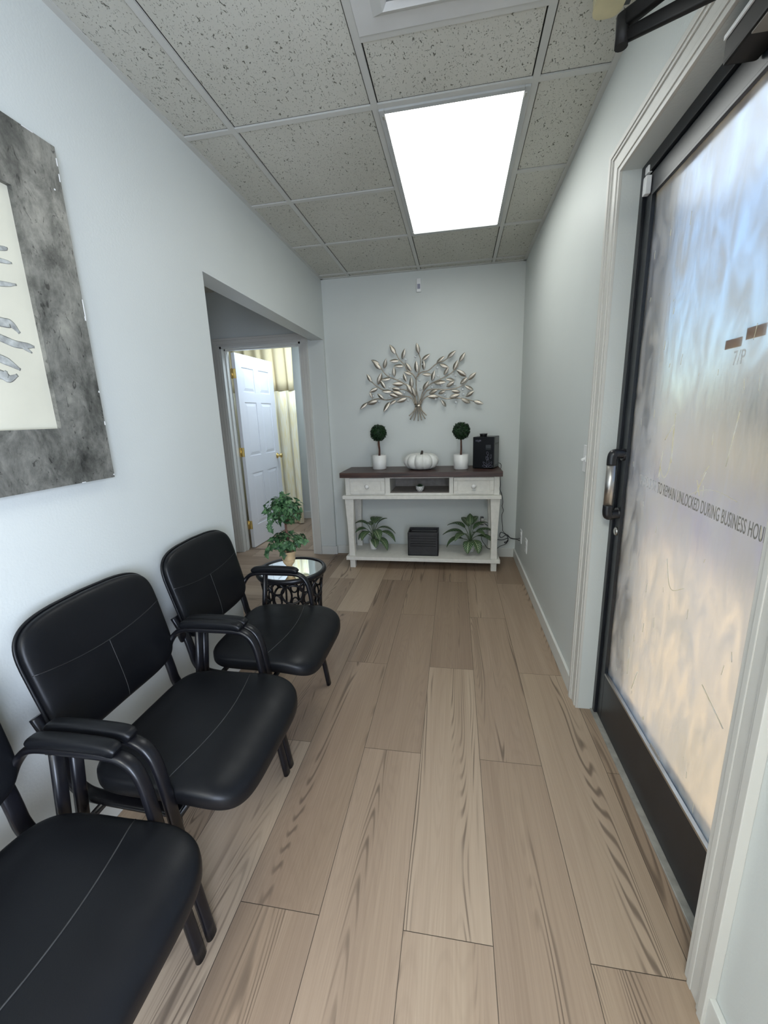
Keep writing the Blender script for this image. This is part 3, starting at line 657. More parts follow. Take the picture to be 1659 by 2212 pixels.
lv = MB().box((.045, -.075, -.009), (.058, .01, .009), .004).build('door_latch_lever', m_brass, door2); lv.location = (LT / 2, LW - .065, .93)

def curtain(name, x0, x1, y, z0, z1, m, parent, amp=.022, n=90, ph=0, thick=.003):
    mb = MB(); R = []
    for k in range(7):
        z = z0 + (z1 - z0) * k / 6; row = []
        for i in range(n + 1):
            s = i / n; a_ = amp * (1 - .45 * k / 6)
            xx = x0 + (x1 - x0) * s + .012 * sin(s * 31 + ph + k * .15); yy = y + a_ * sin(s * 38 + ph + .12 * k) + .3 * a_ * sin(s * 17 + 1)
            row.append(mb.bm.verts.new((xx, yy, z)))
        R.append(row)
    for A, B in zip(R, R[1:]):
        for i in range(n):
            f_ = mb.bm.faces.new((A[i], A[i + 1], B[i + 1], B[i])); f_.smooth = True
    o = mb.build(name, m, parent); md = o.modifiers.new('solid', 'SOLIDIFY'); md.thickness = thick
    return o
cu_t = thing('cubicle_curtain', (-1.9, 3.05, 0), 'pale yellow cubicle curtain with mesh top hanging behind the white door', 'curtain')
curtain('curtain_cloth', -.55, .28, 0, .015, 1.69, m_curt, cu_t)
curtain('curtain_net', -.55, .28, 0, 1.69, 2.40, m_mesh, cu_t)
MB().sweep([(-.9, 0, 2.415), (.9, 0, 2.415)], .012, seg=8).build('curtain_track', m_steel, cu_t)

# ------------------------------------------------------------------ fittings on the walls
def plate_thing(name, loc, label, cat_, rz, kind):
    t_ = thing(name, loc, label, cat_, rz=rz)
    MB().box((-.035, -.006, -.0575), (.035, 0, .0575), .002).build('cover_plate', m_white, t_)
    if kind == 'switch':
        MB().box((-.006, -.009, -.013), (.006, -.005, .013), .001).build('toggle_slot', m_white, t_)
        MB().box((-.004, -.024, -.006), (.004, -.006, .004), .001, rot=Matrix.Rotation(.5, 3, 'X')).build('toggle', m_white, t_)
    else:
        for z in (-.021, .021):
            f_ = MB(); f_.sweep([(0, -.0085, z), (0, -.004, z)], .0165, seg=20); r_ = f_.build('socket', m_white, t_)
            f2 = MB()
            for dx in (-.006, .006): f2.box((dx - .001, -.0095, z - .001), (dx + .001, -.0085, z + .008))
            f2.sweep([(0, -.0095, z - .008), (0, -.0085, z - .008)], .0025, seg=8); f2.build('socket_slot', m_blkplastic, r_)
    return t_
plate_thing('light_switch', (XR, -.022, 1.128), 'white toggle light switch on the right wall beside the door casing', 'light switch', -PI / 2, 'switch')
plate_thing('power_outlet', (XR, 1.585, .303), 'white outlet with the cord plugged in, nearest the room corner', 'power outlet', -PI / 2, 'o')
plate_thing('power_outlet', (XR, 1.323, .303), 'empty white outlet low on the right wall, second from the corner', 'power outlet', -PI / 2, 'o')
plate_thing('power_outlet', (.585, YB, .30), 'white outlet on the back wall behind the console, carrying the black adapter', 'power outlet', 0, 'o')
ms_ = thing('motion_sensor', (.012, YB, 2.415), 'small white motion sensor high on the back wall above the metal tree', 'sensor')
MB().box((-.019, -.022, -.052), (.019, 0, .052), .004).build('housing', m_white, ms_)
MB().box((-.012, -.027, -.03), (.012, -.021, .008), .003).build('sensor_lens', m_print, ms_)

# ------------------------------------------------------------------ picture on the left wall
pc = thing('framed_picture', (XL, -1.22, 1.645), 'large print of grey branches in a broad distressed silver frame', 'picture')
fy, fz, iy, iz0, iz1 = .515, .479, .36, -.312, .312
f = MB()
def frame_piece(mb, o, i, d):
    A = [Vector((d, p[0], p[1])) for p in o]; B = [Vector((d - .004, p[0], p[1])) for p in i]
    Ab = [Vector((.003, p[0], p[1])) for p in o]; Bb = [Vector((.010, p[0], p[1])) for p in i]
    for q in range(4):
        r_ = (q + 1) % 4
        mb.quad(A[q], A[r_], B[r_], B[q]); mb.quad(Ab[q], Ab[r_], A[r_], A[q]); mb.quad(B[q], B[r_], Bb[r_], Bb[q])
frame_piece(f, [(-fy, -fz), (fy, -fz), (fy, fz), (-fy, fz)], [(-iy, iz0), (iy, iz0), (iy, iz1), (-iy, iz1)], .032)
f.build('frame', m_pframe, pc)
MB().box((.004, -iy, iz0), (.014, iy, iz1)).build('print', m_paper, pc)
ink = MB()
random.seed(3)
def stroke(p, w_):
    pts_ = cat([(.0148, y, z) for y, z in p], 5)
    ink.sweep(pts_, w_, .0006, seg=8, lat=None if False else (0, 0, 1), taper=lambda s: .35 + .65 * sin(PI * min(1, .15 + s * .9)))
STROKES = (([(.18, .12), (.305, .147), (.325, .154)], .006), ([(.17, .10), (.298, .116), (.328, .119)], .006), ([(.15, .04), (.284, .058), (.328, .067)], .007), ([(.10, -.03), (.262, -.038), (.289, -.038), (.308, -.058)], .012),
    ([(.12, -.04), (.253, -.078), (.291, -.088), (.325, -.087), (.341, -.088)], .010), ([(.30, -.086), (.331, -.105)], .006), ([(.12, -.09), (.241, -.130), (.265, -.140), (.288, -.154)], .011), ([(.14, -.16), (.232, -.170), (.252, -.180), (.277, -.168)], .012), ([(.236, -.182), (.250, -.160)], .009),
    ([(-.30, -.28), (-.12, -.12), (.05, -.02), (.10, .10)], .014), ([(-.2, -.2), (-.15, .05), (-.05, .2)], .010), ([(-.05, -.08), (-.02, .12), (.08, .24)], .008), ([(-.25, -.05), (-.12, .12)], .007))
for p, w_ in STROKES: stroke(p, w_)
ink.build('ink_branches', m_ink, pc)
for (y, z, a_, bb_) in ((.515, .05, .002, .05), (.514, .02, .003, .012), (.514, .44, .002, .02), (.513, .40, .002, .02), (.45, .478, .03, .002), (.514, -.47, .003, .004), (.514, -.2, .002, .006), (.49, .36, .003, .004), (.515, -.3, .002, .012), (.40, -.478, .012, .002)):
    MB().box((.0300, y - a_, z - bb_ / 2), (.0330, y + .0006, z + bb_ / 2)).build('paint_chip', m_white, pc)

# ------------------------------------------------------------------ chairs
def cushion(mb, outline, zfun, thick, nr=14, na=96, bottom=.55, power=2.6):
    """pillow: outline(th)->(u,v); zfun(u,v) base height; front bulge thick, back bulge bottom*thick"""
    def layer(sign):
        rings = []
        for k in range(nr + 1):
            s = sin(PI / 2 * k / nr)
            h = (1 - s ** power) ** (1 / power) if s < 1 else 0
            ring = []
            if k == 0: ring = None
            else:
                for j in range(na):
                    u, v = outline(2 * PI * j / na); u *= s; v *= s
                    ring.append((u, v, sign * h * (thick if sign > 0 else thick * bottom)))
            rings.append(ring)
        return rings
    edge = None
    for sign in (1, -1):
        R = layer(sign); c = mb.bm.verts.new(zfun(0, 0, sign * (thick if sign > 0 else thick * bottom))); prev = None
        for k in range(1, nr + 1):
            if k == nr and edge is not None: cur = edge
            else: cur = [mb.bm.verts.new(zfun(*p)) for p in R[k]]
            if k == nr and edge is None: edge = cur
            for j in range(na):
                j2 = (j + 1) % na
                f_ = mb.bm.faces.new((c, cur[j], cur[j2])) if prev is None else mb.bm.faces.new((prev[j], cur[j], cur[j2], prev[j2]))
                f_.smooth = True
            prev = cur
def superell(a, b_, n):
    def f_(th):
        c, s = cos(th), sin(th)
        return a * math.copysign(abs(c) ** (2 / n), c), b_ * math.copysign(abs(s) ** (2 / n), s)
    return f_
X0 = -.52
def chair(loc, label):
    t_ = thing('waiting_room_chair', loc, label, 'chair', 'black waiting room chairs along the left wall')
    def w(x, y, z): return Vector((x - X0, y, z))
    # seat: u = depth (x), v = width (y)
    def seat_z(u, v, h):
        x = -.420 + u; e = max(0, (u - .07) / .152); drop = .042 * e ** 2.2
        r_ = max(0, (-u - .15) / .07); lift = .0 + .008 * r_
        dish = -.008 * (1 - (v / .24) ** 2) * (1 - (u / .25) ** 2)
        return w(x, v * (1 + .03 * max(0, u / .25)), (.427 + h - drop) + lift + dish)
    mb = MB(); cushion(mb, superell(.222, .243, 5.0), seat_z, .040, bottom=.9, power=4.2, nr=20)
    seat = mb.build('seat', m_leather, t_)
    def seat_top(u, v):
        a, b_ = .222, .243; s = (abs(u / a) ** 5 + abs(v / b_) ** 5) ** .2; h = (max(0, 1 - s ** 4.2)) ** (1 / 4.2) * .040
        return seat_z(u, v, h)
    pts_ = [seat_top(.02 + .035 * (1 - (v / .238) ** 2), v) + Vector((0, 0, .0003)) for v in [(-.236 + .472 * i / 24) for i in range(25)]]
    MB().sweep(pts_, .0016, seg=6).build('seat_seam', m_seam, seat)
    # backrest: u = width (y), v = height
    def back_p(u, v, h):
        z = .661 + v * .972; xf = -.722 - .25 * (z - .5)
        wrap = .018 * (u / .235) ** 2; arch = .012 * (1 - (u / .235) ** 2) * (1 if v > 0 else .6) * (v / .18)
        waist = 1 + .02 * (v / .18)
        lum = .010 * cos(v / .2 * 1.4)
        return w(xf + wrap + h, u * waist + .022, z + arch + .25 * h)
    mb = MB(); cushion(mb, superell(.232, .177, 5.4), back_p, .028, bottom=1.15, power=3.6, nr=18)
    back = mb.build('backrest', m_leather, t_)
    def back_top(u, v, e=.0002):
        s = (abs(u / .232) ** 5.4 + abs(v / .177) ** 5.4) ** (1 / 5.4); h = (max(0, 1 - s ** 3.6)) ** (1 / 3.6) * .028
        return back_p(u, v, h + e)
    mb = MB()
    mb.sweep([back_top(u, .050 - .032 * (1 - (u / .222) ** 2)) for u in [(-.229 + .458 * i / 24) for i in range(25)]], .0014, seg=6)
    mb.build('back_seam', m_blkplastic, back)
    MB().sweep([back_top(.0, v) for v in [(.018 - .188 * i / 16) for i in range(17)]], .0011, seg=6).build('center_seam', m_seam, back)
    # welt running round the rear shell
    mb = MB(); mb.sweep([back_p(*superell(.2345, .1795, 5.4)(2 * PI * j / 72), -.006) for j in range(72)], .005, seg=6, closed=True); mb.build('back_welt', m_leather, back)
    for s in (-1, 1):
        ya = s * .2565; yi = s * .214
        loop = cat([w(-.722, s * .226, .515), w(-.716, s * .242, .548), w(-.700, ya, .574), w(-.672, ya, .594), w(-.63, ya, .602), w(-.54, ya, .603), w(-.455, ya, .603), w(-.418, ya, .594), w(-.393, ya, .57), w(-.379, ya, .53), w(-.369, ya, .46), w(-.345, ya, .24), w(-.312, ya, .003)], 6)
        leg = MB().sweep(loop, .0165, .0100, seg=16, lat=(0, 1, 0), sq=2.6).build('front_leg', m_blackmetal, t_)
        MB().sweep([w(-.600, ya, .598), w(-.622, ya, .42), w(-.645, ya, .22), w(-.672, ya, .003)], .0165, .0100, seg=16, lat=(0, 1, 0), sq=2.6).build('rear_leg', m_blackmetal, t_)
        sup = cat([w(-.757, yi, .60), w(-.740, yi, .565), w(-.716, yi, .515), w(-.703, yi, .46), w(-.694, yi, .415), w(-.672, yi, .382), w(-.63, yi, .365), w(-.52, yi, .358), w(-.37, yi, .352)], 6)
        MB().sweep(sup, .019, .0095, seg=16, lat=(0, 1, 0), sq=2.6).build('back_support', m_blackmetal, t_)
        mb = MB()
        mb.sweep(cat([w(-.662, ya, .608), w(-.650, ya, .619), w(-.60, ya, .624), (w(-.52, ya, .625)), w(-.455, ya, .622), w(-.432, ya, .612)]), .0180, .0145, seg=18, lat=(0, 1, 0), sq=3.2, taper=lambda q: .80 + .20 * min(1, sin(PI * q) * 3))
        mb.build('armrest', m_leather, t_)
    mb = MB()
    for x in (-.60, -.375): mb.sweep([w(x, -.255, .352), w(x, .255, .352)], .010, seg=10)
    mb.box(w(-.60, -.15, .350) , w(-.375, -.11, .385)); mb.box(w(-.60, .11, .350), w(-.375, .15, .385)); mb.build('seat_frame', m_blackmetal, t_)
    for s in (-1, 1): MB().sweep([w(-.375, s * .226, .352), w(-.375, s * .226, .325)], .008, seg=8).build('bolt', m_blkplastic, t_)
    return t_
ch1 = chair((X0, -.398, 0), 'black leather armchair farthest from the viewer, next to the round mirrored side table')
tree_copy(ch1, (X0, -.948, 0), 'black leather armchair in the middle of the row, seen whole')
tree_copy(ch1, (X0, -1.508, 0), 'black leather armchair nearest the viewer, cut off by the left edge of the view')

# ------------------------------------------------------------------ round side table
TX, TY, TZ, TR = -.610, .198, .50, .200
sd = thing('side_table', (TX, TY, 0), 'round black metal side table with mirrored top and looped ring base', 'side table')
MB().lathe([(TR - .022, -.012), (TR - .004, -.014), (TR, -.006), (TR, .006), (TR - .005, .013), (TR - .020, .012), (TR - .024, .006), (TR - .024, -.010), (TR - .022, -.012)], 64, (0, 0, TZ - .012), cap=False).build('rim', m_blackmetal, sd)
MB().lathe([(.001, -.004), (TR - .022, -.004), (TR - .022, .004), (.001, .004)], 64, (0, 0, TZ - .010), smooth=False).build('mirror_top', m_mirror, sd)
def cyl_pt(th, z, r0=.172):
    q = (z - .03) / .44; r_ = r0 - .022 * sin(PI * q) * 1.0 + .006
    return Vector((r_ * cos(th), r_ * sin(th), z))
def cyl_ring(mb, th0, z0, rad, rv=None, t_=.0065):
    rv = rv or rad
    mb.sweep([cyl_pt(th0 + rad * cos(2 * PI * j / 36) / .165, z0 + rv * sin(2 * PI * j / 36)) for j in range(36)], t_, seg=8, closed=True)
rg = MB()
for k in range(6):
    th = k * PI / 3 - 1.20
    for zc, rv in ((.405, .056), (.115, .060)): cyl_ring(rg, th, zc, .058, rv)
    cyl_ring(rg, th + PI / 6, .262, .066, .075)
    cyl_ring(rg, th + PI / 6, .440, .046, .036, .0055); cyl_ring(rg, th + PI / 6, .366, .024, .036, .0055); cyl_ring(rg, th + PI / 6, .155, .024, .030, .0055); cyl_ring(rg, th + PI / 6, .078, .026, .034, .0055)
    cyl_ring(rg, th, .31, .022, .030, .0055); cyl_ring(rg, th, .215, .022, .030, .0055)
rg.build('ring_lattice', m_blackmetal, sd)
for z in (.475, .042):
    MB().sweep([cyl_pt(2 * PI * j / 48, z) for j in range(48)], .007, seg=8, closed=True).build('hoop', m_blackmetal, sd)
for k in range(6):
    th = k * PI / 3 - 1.20 + PI / 6
    MB().sweep(cat([cyl_pt(th - .12, .475), cyl_pt(th - .20, .35), cyl_pt(th - .17, .2), cyl_pt(th - .12, .08), cyl_pt(th - .10, .005, .185)]), .0065, seg=8).build('leg', m_blackmetal, sd)

# ------------------------------------------------------------------ ivy topiary in its urn
iv = thing('ivy_topiary', (-.606, .165, TZ - .005), 'two-tier ivy topiary in a tan footed urn on the mirrored side table', 'potted plant')
ur = MB(); ur.lathe([(.001, 0), (.036, 0), (.038, .006), (.034, .013), (.018, .024), (.015, .031), (.019, .036), (.030, .050), (.034, .062), (.0335, .068), (.037, .072), (.037, .077), (.034, .080), (.037, .095), (.043, .118), (.045, .121), (.041, .121), (.036, .105), (.001, .105)], 40, mod=lambda th, z: 1 + (.025 * sin(14 * th) if (.03 < z < .066 or z > .085 or z < .02) else 0)); ur.build('urn', m_urn, iv)
MB().sweep(cat([(0, 0, .10), (.006, 0, .18), (-.003, .004, .26), (.004, 0, .34)]), .0065, seg=8).build('stem', m_stem, iv)
def leaf_shape(mb, p, n, up, sz, kind='ivy'):
    n = n.normalized(); t1 = (up - n * up.dot(n)).normalized(); t2 = n.cross(t1)
    if kind == 'ivy': sh = [(0, -.05), (.28, -.30), (.34, -.05), (.62, .02), (.33, .28), (.30, .45), (0, 1.0), (-.30, .45), (-.33, .28), (-.62, .02), (-.34, -.05), (-.28, -.30)]
    else: sh = [(0, 0), (.30, .3), (.28, .7), (0, 1), (-.28, .7), (-.30, .3)]
    c = mb.bm.verts.new(p + t1 * sz * .3 + n * sz * .08)
    vs = [mb.bm.verts.new(p + t2 * sz * x + t1 * sz * y - n * sz * .12 * (x * x + .3 * y * y) * 2) for x, y in sh]
    for i in range(len(vs)): mb.bm.faces.new((c, vs[i], vs[(i + 1) % len(vs)]))
def ivy_ball(name, c, rx, rz, cnt, sz, trail=()):
    mb = MB(); random.seed(hash(name) % 7 + cnt)
    for i in range(cnt):
        z = random.uniform(-1, 1); a_ = random.uniform(0, 2 * PI); r_ = math.sqrt(1 - z * z); k = random.uniform(.55, 1.08)
        d = Vector((r_ * cos(a_), r_ * sin(a_), z)); p = Vector(c) + Vector((d.x * rx * k, d.y * rx * k, d.z * rz * k))
        nrm = (d + Vector((random.uniform(-.7, .7), random.uniform(-.7, .7), random.uniform(-.3, .9)))).normalized()
        up = Vector((d.x, d.y, d.z * .5 - .5 + random.uniform(-.6, .6)))
        leaf_shape(mb, p, nrm, up, sz * random.uniform(.7, 1.2))
    for tr_ in trail:
        for q, p in enumerate(cat(tr_, 3)):
            leaf_shape(mb, p, Vector((random.uniform(-.5, .7), -1, random.uniform(0, .5))), Vector((random.uniform(-.6, .6), 0, -1)), sz * random.uniform(.8, 1.2))
    return mb.build(name, m_ivy, iv)
ivy_ball('lower_foliage', (.0, 0, .182), .098, .046, 190, .029, [[(-.085, -.02, .16), (-.115, -.03, .13), (-.118, -.03, .10)], [(-.02, -.05, .14), (.0, -.06, .115)], [(.09, -.02, .19), (.12, -.02, .19)]])
ivy_ball('upper_foliage', (.0, 0, .365), .098, .074, 280, .029, [[(-.07, -.03, .30), (-.085, -.03, .275), (-.075, -.03, .25)], [(.0, 0, .44), (-.01, 0, .455)]])
vn = MB()
for i in range(14):
    a_ = i * 2.4; r_ = .09
    vn.sweep(cat([(0, 0, .12), (r_ * .5 * cos(a_), r_ * .5 * sin(a_), .17), (r_ * cos(a_), r_ * sin(a_), .16)]), .0012, seg=5)
    vn.sweep(cat([(0, 0, .27), (r_ * .5 * cos(a_), r_ * .5 * sin(a_), .33 + .02 * (i % 3)), (r_ * cos(a_), r_ * sin(a_), .32 + .02 * (i % 4))]), .0012, seg=5)
vn.build('vines', m_stem, iv)

# ------------------------------------------------------------------ console table
CX = .022; CY0, CY1 = 1.50, 1.905
co = thing('console_table', (CX, 1.70, 0), 'white console table with dark wood top, two drawers and a low shelf', 'console table')
def c_(x, y, z): return (x - CX, y - 1.70, z)
def cbox(mb, x0, x1, y0, y1, z0, z1, bev=.003): mb.box(c_(x0, y0, z0), c_(x1, y1, z1), bev)
mb = MB(); cbox(mb, -.662, .706, 1.488, 1.915, .832, .875, .003); mb.build('table_top', m_top, co)
mb = MB()   # carcass
cbox(mb, -.624, -.582, 1.526, 1.57, .673, .8315, .001); cbox(mb, .642, .686, 1.526, 1.57, .673, .8315, .001)
cbox(mb, -.270, -.228, 1.525, 1.88, .674, .8315, .001); cbox(mb, .276, .310, 1.525, 1.88, .674, .8315, .001)
cbox(mb, -.622, -.600, 1.57, 1.89, .672, .832); cbox(mb, .662, .684, 1.57, 1.89, .672, .832)
cbox(mb, -.601, .663, 1.530, 1.886, .6725, .690, .001); cbox(mb, -.601, .663, 1.530, 1.56, .820, .831, .001)
mb.build('carcass', m_cons, co)
mb = MB(); cbox(mb, -.60, .662, 1.875, 1.90, .672, .832, 0); cbox(mb, -.228, .276, 1.54, 1.875, .690, .694, 0); mb.build('cubby_lining', m_cubby, co)
mb = MB(); cbox(mb, -.650, .702, 1.500, 1.905, .642, .672, .004); mb.build('waist_molding', m_cons, co)
mb = MB(); cbox(mb, -.646, .706, 1.500, 1.905, .080, .112, .004); mb.build('lower_shelf', m_cons, co)
def leg(xa, xb_, ya, yb_):
    mb = MB(); bm = mb.bm; secs = [(.112, 0), (.25, .004), (.40, .002), (.54, -.004), (.60, -.006), (.642, -.006)]
    rings = []
    for z, e in secs:
        k = .006 - (z - .112) / .53 * .006
        rings.append([bm.verts.new(c_(x, y, z)) for x, y in ((xa + k * .9 + e, ya + k), (xb_ - k * .9 - e, ya + k), (xb_ - k * .9 - e, yb_ - k), (xa + k * .9 + e, yb_ - k))])
    for A, B in zip(rings, rings[1:]):
        for q in range(4): bm.faces.new((A[q], A[(q + 1) % 4], B[(q + 1) % 4], B[q]))
    bm.faces.new(rings[0]); bm.faces.new(rings[-1]); l_ = mb.build('leg', m_cons, co, bev=.003)
    fb = MB(); cbox(fb, xa + .010, xb_ - .008, ya + .008, yb_ - .008, 0, .080, .002); fb.build('foot', m_cons, l_)
for xa in (-.628, .622):
    for ya in (1.520, 1.828): leg(xa, xa + .066, ya, ya + .066)
def drawer(x0, x1):
    z0, z1 = .684, .824; yf = 1.515
    mb = MB(); cbox(mb, x0, x1, yf + .010, yf + .03, z0, z1, .002)
    fw = .034
    for a_ in ((x0, x1, z0, z0 + fw * .8), (x0, x1, z1 - fw * .8, z1), (x0, x0 + fw, z0 + fw * .8, z1 - fw * .8), (x1 - fw, x1, z0 + fw * .8, z1 - fw * .8)): cbox(mb, a_[0], a_[1], yf, yf + .012, a_[2], a_[3], .003)
    cbox(mb, x0 + .02, x1 - .02, yf + .03, 1.86, z0 + .01, z1 - .02, 0)
    d_ = mb.build('drawer', m_cons, co)
    kx = (x0 + x1) / 2
    kn = MB().lathe([(.001, 0), (.009, 0), (.008, .010), (.015, .017), (.0175, .025), (.015, .033), (.008, .038), (.001, .039)], 20).build('knob', m_ceramic, d_)
    kn.scale = (1.15, 1.15, 1.1); kn.rotation_euler = (PI / 2, 0, 0); kn.location = c_(kx, yf + .010, (z0 + z1) / 2 - .002)
drawer(-.580, -.272); drawer(.312, .640)

# ------------------------------------------------------------------ on the console
def boxball(loc, label):
    t_ = thing('boxwood_topiary', loc, label, 'potted plant', 'ball topiaries on the console')
    MB().lathe([(.001, 0), (.058, 0), (.062, .004), (.063, .125), (.0595, .125), (.058, .11), (.001, .11)], 40).build('pot', m_ceramic, t_)
    MB().lathe([(.001, 0), (.057, 0), (.057, .004), (.001, .006)], 24, (0, 0, .108)).build('moss', m_soil, t_)
    mb = MB(); mb.sweep(cat([(.004, 0, .11), (.007, 0, .17), (.003, 0, .23), (0, 0, .29)]), .0055, seg=8); mb.sweep(cat([(-.006, .004, .11), (-.001, .003, .17), (-.006, 0, .23), (0, 0, .29)]), .0045, seg=8); mb.build('trunk', m_stem, t_)
    mb = MB(); random.seed(9); c = Vector((0, 0, .322)); R_ = .068
    bmesh.ops.create_icosphere(mb.bm, subdivisions=3, radius=R_ * .93, matrix=Matrix.Translation(c))
    for i in range(1500):
        z = 1 - 2 * (i + .5) / 1500; a_ = i * 2.39996; r_ = math.sqrt(1 - z * z); d = Vector((r_ * cos(a_), r_ * sin(a_), z))
        nrm = (d + Vector([random.uniform(-.8, .8) for _ in range(3)])).normalized()
        leaf_shape(mb, c + d * R_ * random.uniform(.92, 1.07), nrm, Vector([random.uniform(-1, 1) for _ in range(3)]) + d * .4, .0125, 'b')
    mb.build('foliage_ball', m_box, t_)
    return t_
tp = boxball((-.352, 1.745, .875), 'ball topiary in a white pot at the left end of the console')
tree_copy(tp, (.374, 1.685, .875), 'ball topiary in a white pot beside the black diffuser', rz=1.1)

pk = thing('white_pumpkin', (.030, 1.700, .875), 'white decorative pumpkin with dark stem at the middle of the console', 'pumpkin')
mb = MB(); pr_ = []
for k in range(25):
    ph = -PI / 2 + PI * k / 24
    r_ = .158 * max(.015, cos(ph)) ** .58; z = .071 + .071 * sin(ph) 
    if ph > 0: z -= .030 * max(0, 1 - r_ / .10) ** 1.3 
    pr_.append((r_, z))
mb.lathe(pr_, 144, mod=lambda th, z: .80 + .18 * abs(sin(5 * th + .35)) ** .6)
mb.build('pumpkin_body', simple('white_pumpkin_skin', (.72, .72, .68), .42, .06, 25, 50, .15, .0008), pk)
MB().sweep(cat([(0, 0, .10), (.002, 0, .125), (.008, -.002, .150), (.010, -.004, .160)]), .0115, seg=8, taper=lambda s: 1.15 - .35 * s).build('pumpkin_stem', simple('dark_pumpkin_stem', (.045, .035, .028), .8, .3, 60), pk)

df_ = thing('scent_diffuser', (.588, 1.760, .875), 'tall black scent diffuser machine at the right end of the console', 'diffuser', rz=math.radians(-17))
BW, BD, BH = .178, .205, .268
MB().box((-BW / 2, -BD / 2, .004), (BW / 2, BD / 2, BH), .004).build('body', simple('gloss_black_plastic', (.003, .0035, .005), .30, .3, 5, spec=.18), df_)
MB().lathe([(.001, 0), (.030, 0), (.029, .012), (.034, .022), (.033, .025), (.001, .026)], 28, (-.02, -.02, BH - .001)).build('cap', m_blkplastic, df_)
MB().box((.02, -BD / 2 - .001, .175), (.062, -BD / 2 + .001, .203), .0005).box((.02, -BD / 2 - .001, .165), (.062, -BD / 2 + .001, .171), 0).build('display', m_greyglass, df_)
MB().box((BW / 2 - .001, -BD / 2 + .03, .215), (BW / 2 + .001, BD / 2 - .02, .262), 0).box((BW / 2 - .001, -BD / 2 + .02, .03), (BW / 2 + .001, BD / 2 - .035, .200), 0).build('side_patch', m_greyglass, df_)  # grey patches set on the side face
fl_ = MB(); yf = -BD / 2 - .0008
def loopc(cx, cz, a_, b_, rot, n=22, tip=False):
    P_ = []
    for i in range(n):
        th = 2 * PI * i / n; x = a_ * cos(th) ; z = b_ * sin(th) * (1 - .5 * abs(cos(th)) ** 3 if tip else 1)
        P_.append(Vector((cx + x * cos(rot) - z * sin(rot), yf, cz + x * sin(rot) + z * cos(rot))))
    fl_.sweep(P_, .0007, seg=5, closed=True)
loopc(.038, .022, .009, .010, 0); loopc(.040, .060, .024, .010, PI / 2, tip=True); loopc(.018, .040, .026, .008, 2.3, tip=True); loopc(.014, .022, .020, .009, 2.9, tip=True); loopc(.064, .022, .018, .008, .2, tip=True); loopc(.062, .045, .020, .007, 1.0, tip=True); loopc(.030, .088, .018, .006, 1.9, tip=True); loopc(.036, .132, .014, .008, 1.9, tip=True); loopc(.064, .105, .018, .006, 1.5, tip=True)
fl_.sweep(cat([(.046, yf, .118), (.034, yf, .108), (.044, yf, .095), (.046, yf, .080)]), .0009, seg=5)
fl_.build('flower_print', m_print, df_)
to, tw = text_mesh('logo_lettering', 'LOLEIR', .016, 1.0, m_print, None, (0, 0, 0), basis=Matrix(((1, 0, 0), (0, 0, -1), (0, 1, 0))))
for v_ in to.data.vertices: v_.co.x *= .046 / tw
to.matrix_world = Matrix.Identity(4); to.parent = df_; to.rotation_euler = (PI / 2, 0, 0); to.location = (-.066, -BD / 2 - .0006, .232)
MB().sweep(cat([(-.050, yf, .2285), (-.042, yf, .2262), (-.034, yf, .2285)]), .0007, seg=5).build('logo_swoosh', m_print, df_)

# succulent in the cubby
su = thing('succulent_pot', (.024, 1.60, .694), 'tiny succulent in a woven white pot inside the console cubby', 'potted plant')
mb = MB(); mb.lathe([(.001, 0), (.020, 0), (.030, .012), (.036, .030), (.037, .046), (.034, .047), (.032, .035), (.001, .033)], 32)
mb.build('pot', m_ceramic, su)
mb = MB()
for r_ in range(3):
    for k in range(14):
        th = 2 * PI * (k + .5 * (r_ % 2)) / 14; z = .013 + r_ * .012; rr2 = .0305 + .0027 * r_
        mb.sweep([(rr2 * cos(th), rr2 * sin(th), z - .0035), (rr2 * 1.02 * cos(th), rr2 * 1.02 * sin(th), z + .0035)], .0022, seg=6)
mb.build('pot_weave', simple('weave_dark', (.07, .06, .05), .8, .2, 60), su)
mb = MB(); random.seed(2)
for k in range(26):
    th = k * 2.4; el_ = .15 + .05 * k; d = Vector((cos(th) * cos(el_), sin(th) * cos(el_), sin(el_))); L_ = .040 - .0006 * k
    p0 = Vector((0, 0, .040)); mb.sweep([p0 + d * L_ * s for s in (0, .35, .7, 1)], .0055, .0025, seg=6, lat=(-sin(th), cos(th), 0), taper=lambda s: .5 + 1.6 * s * (1 - s) * 2 - .45 * s)
mb.build('rosette', m_succ, su)

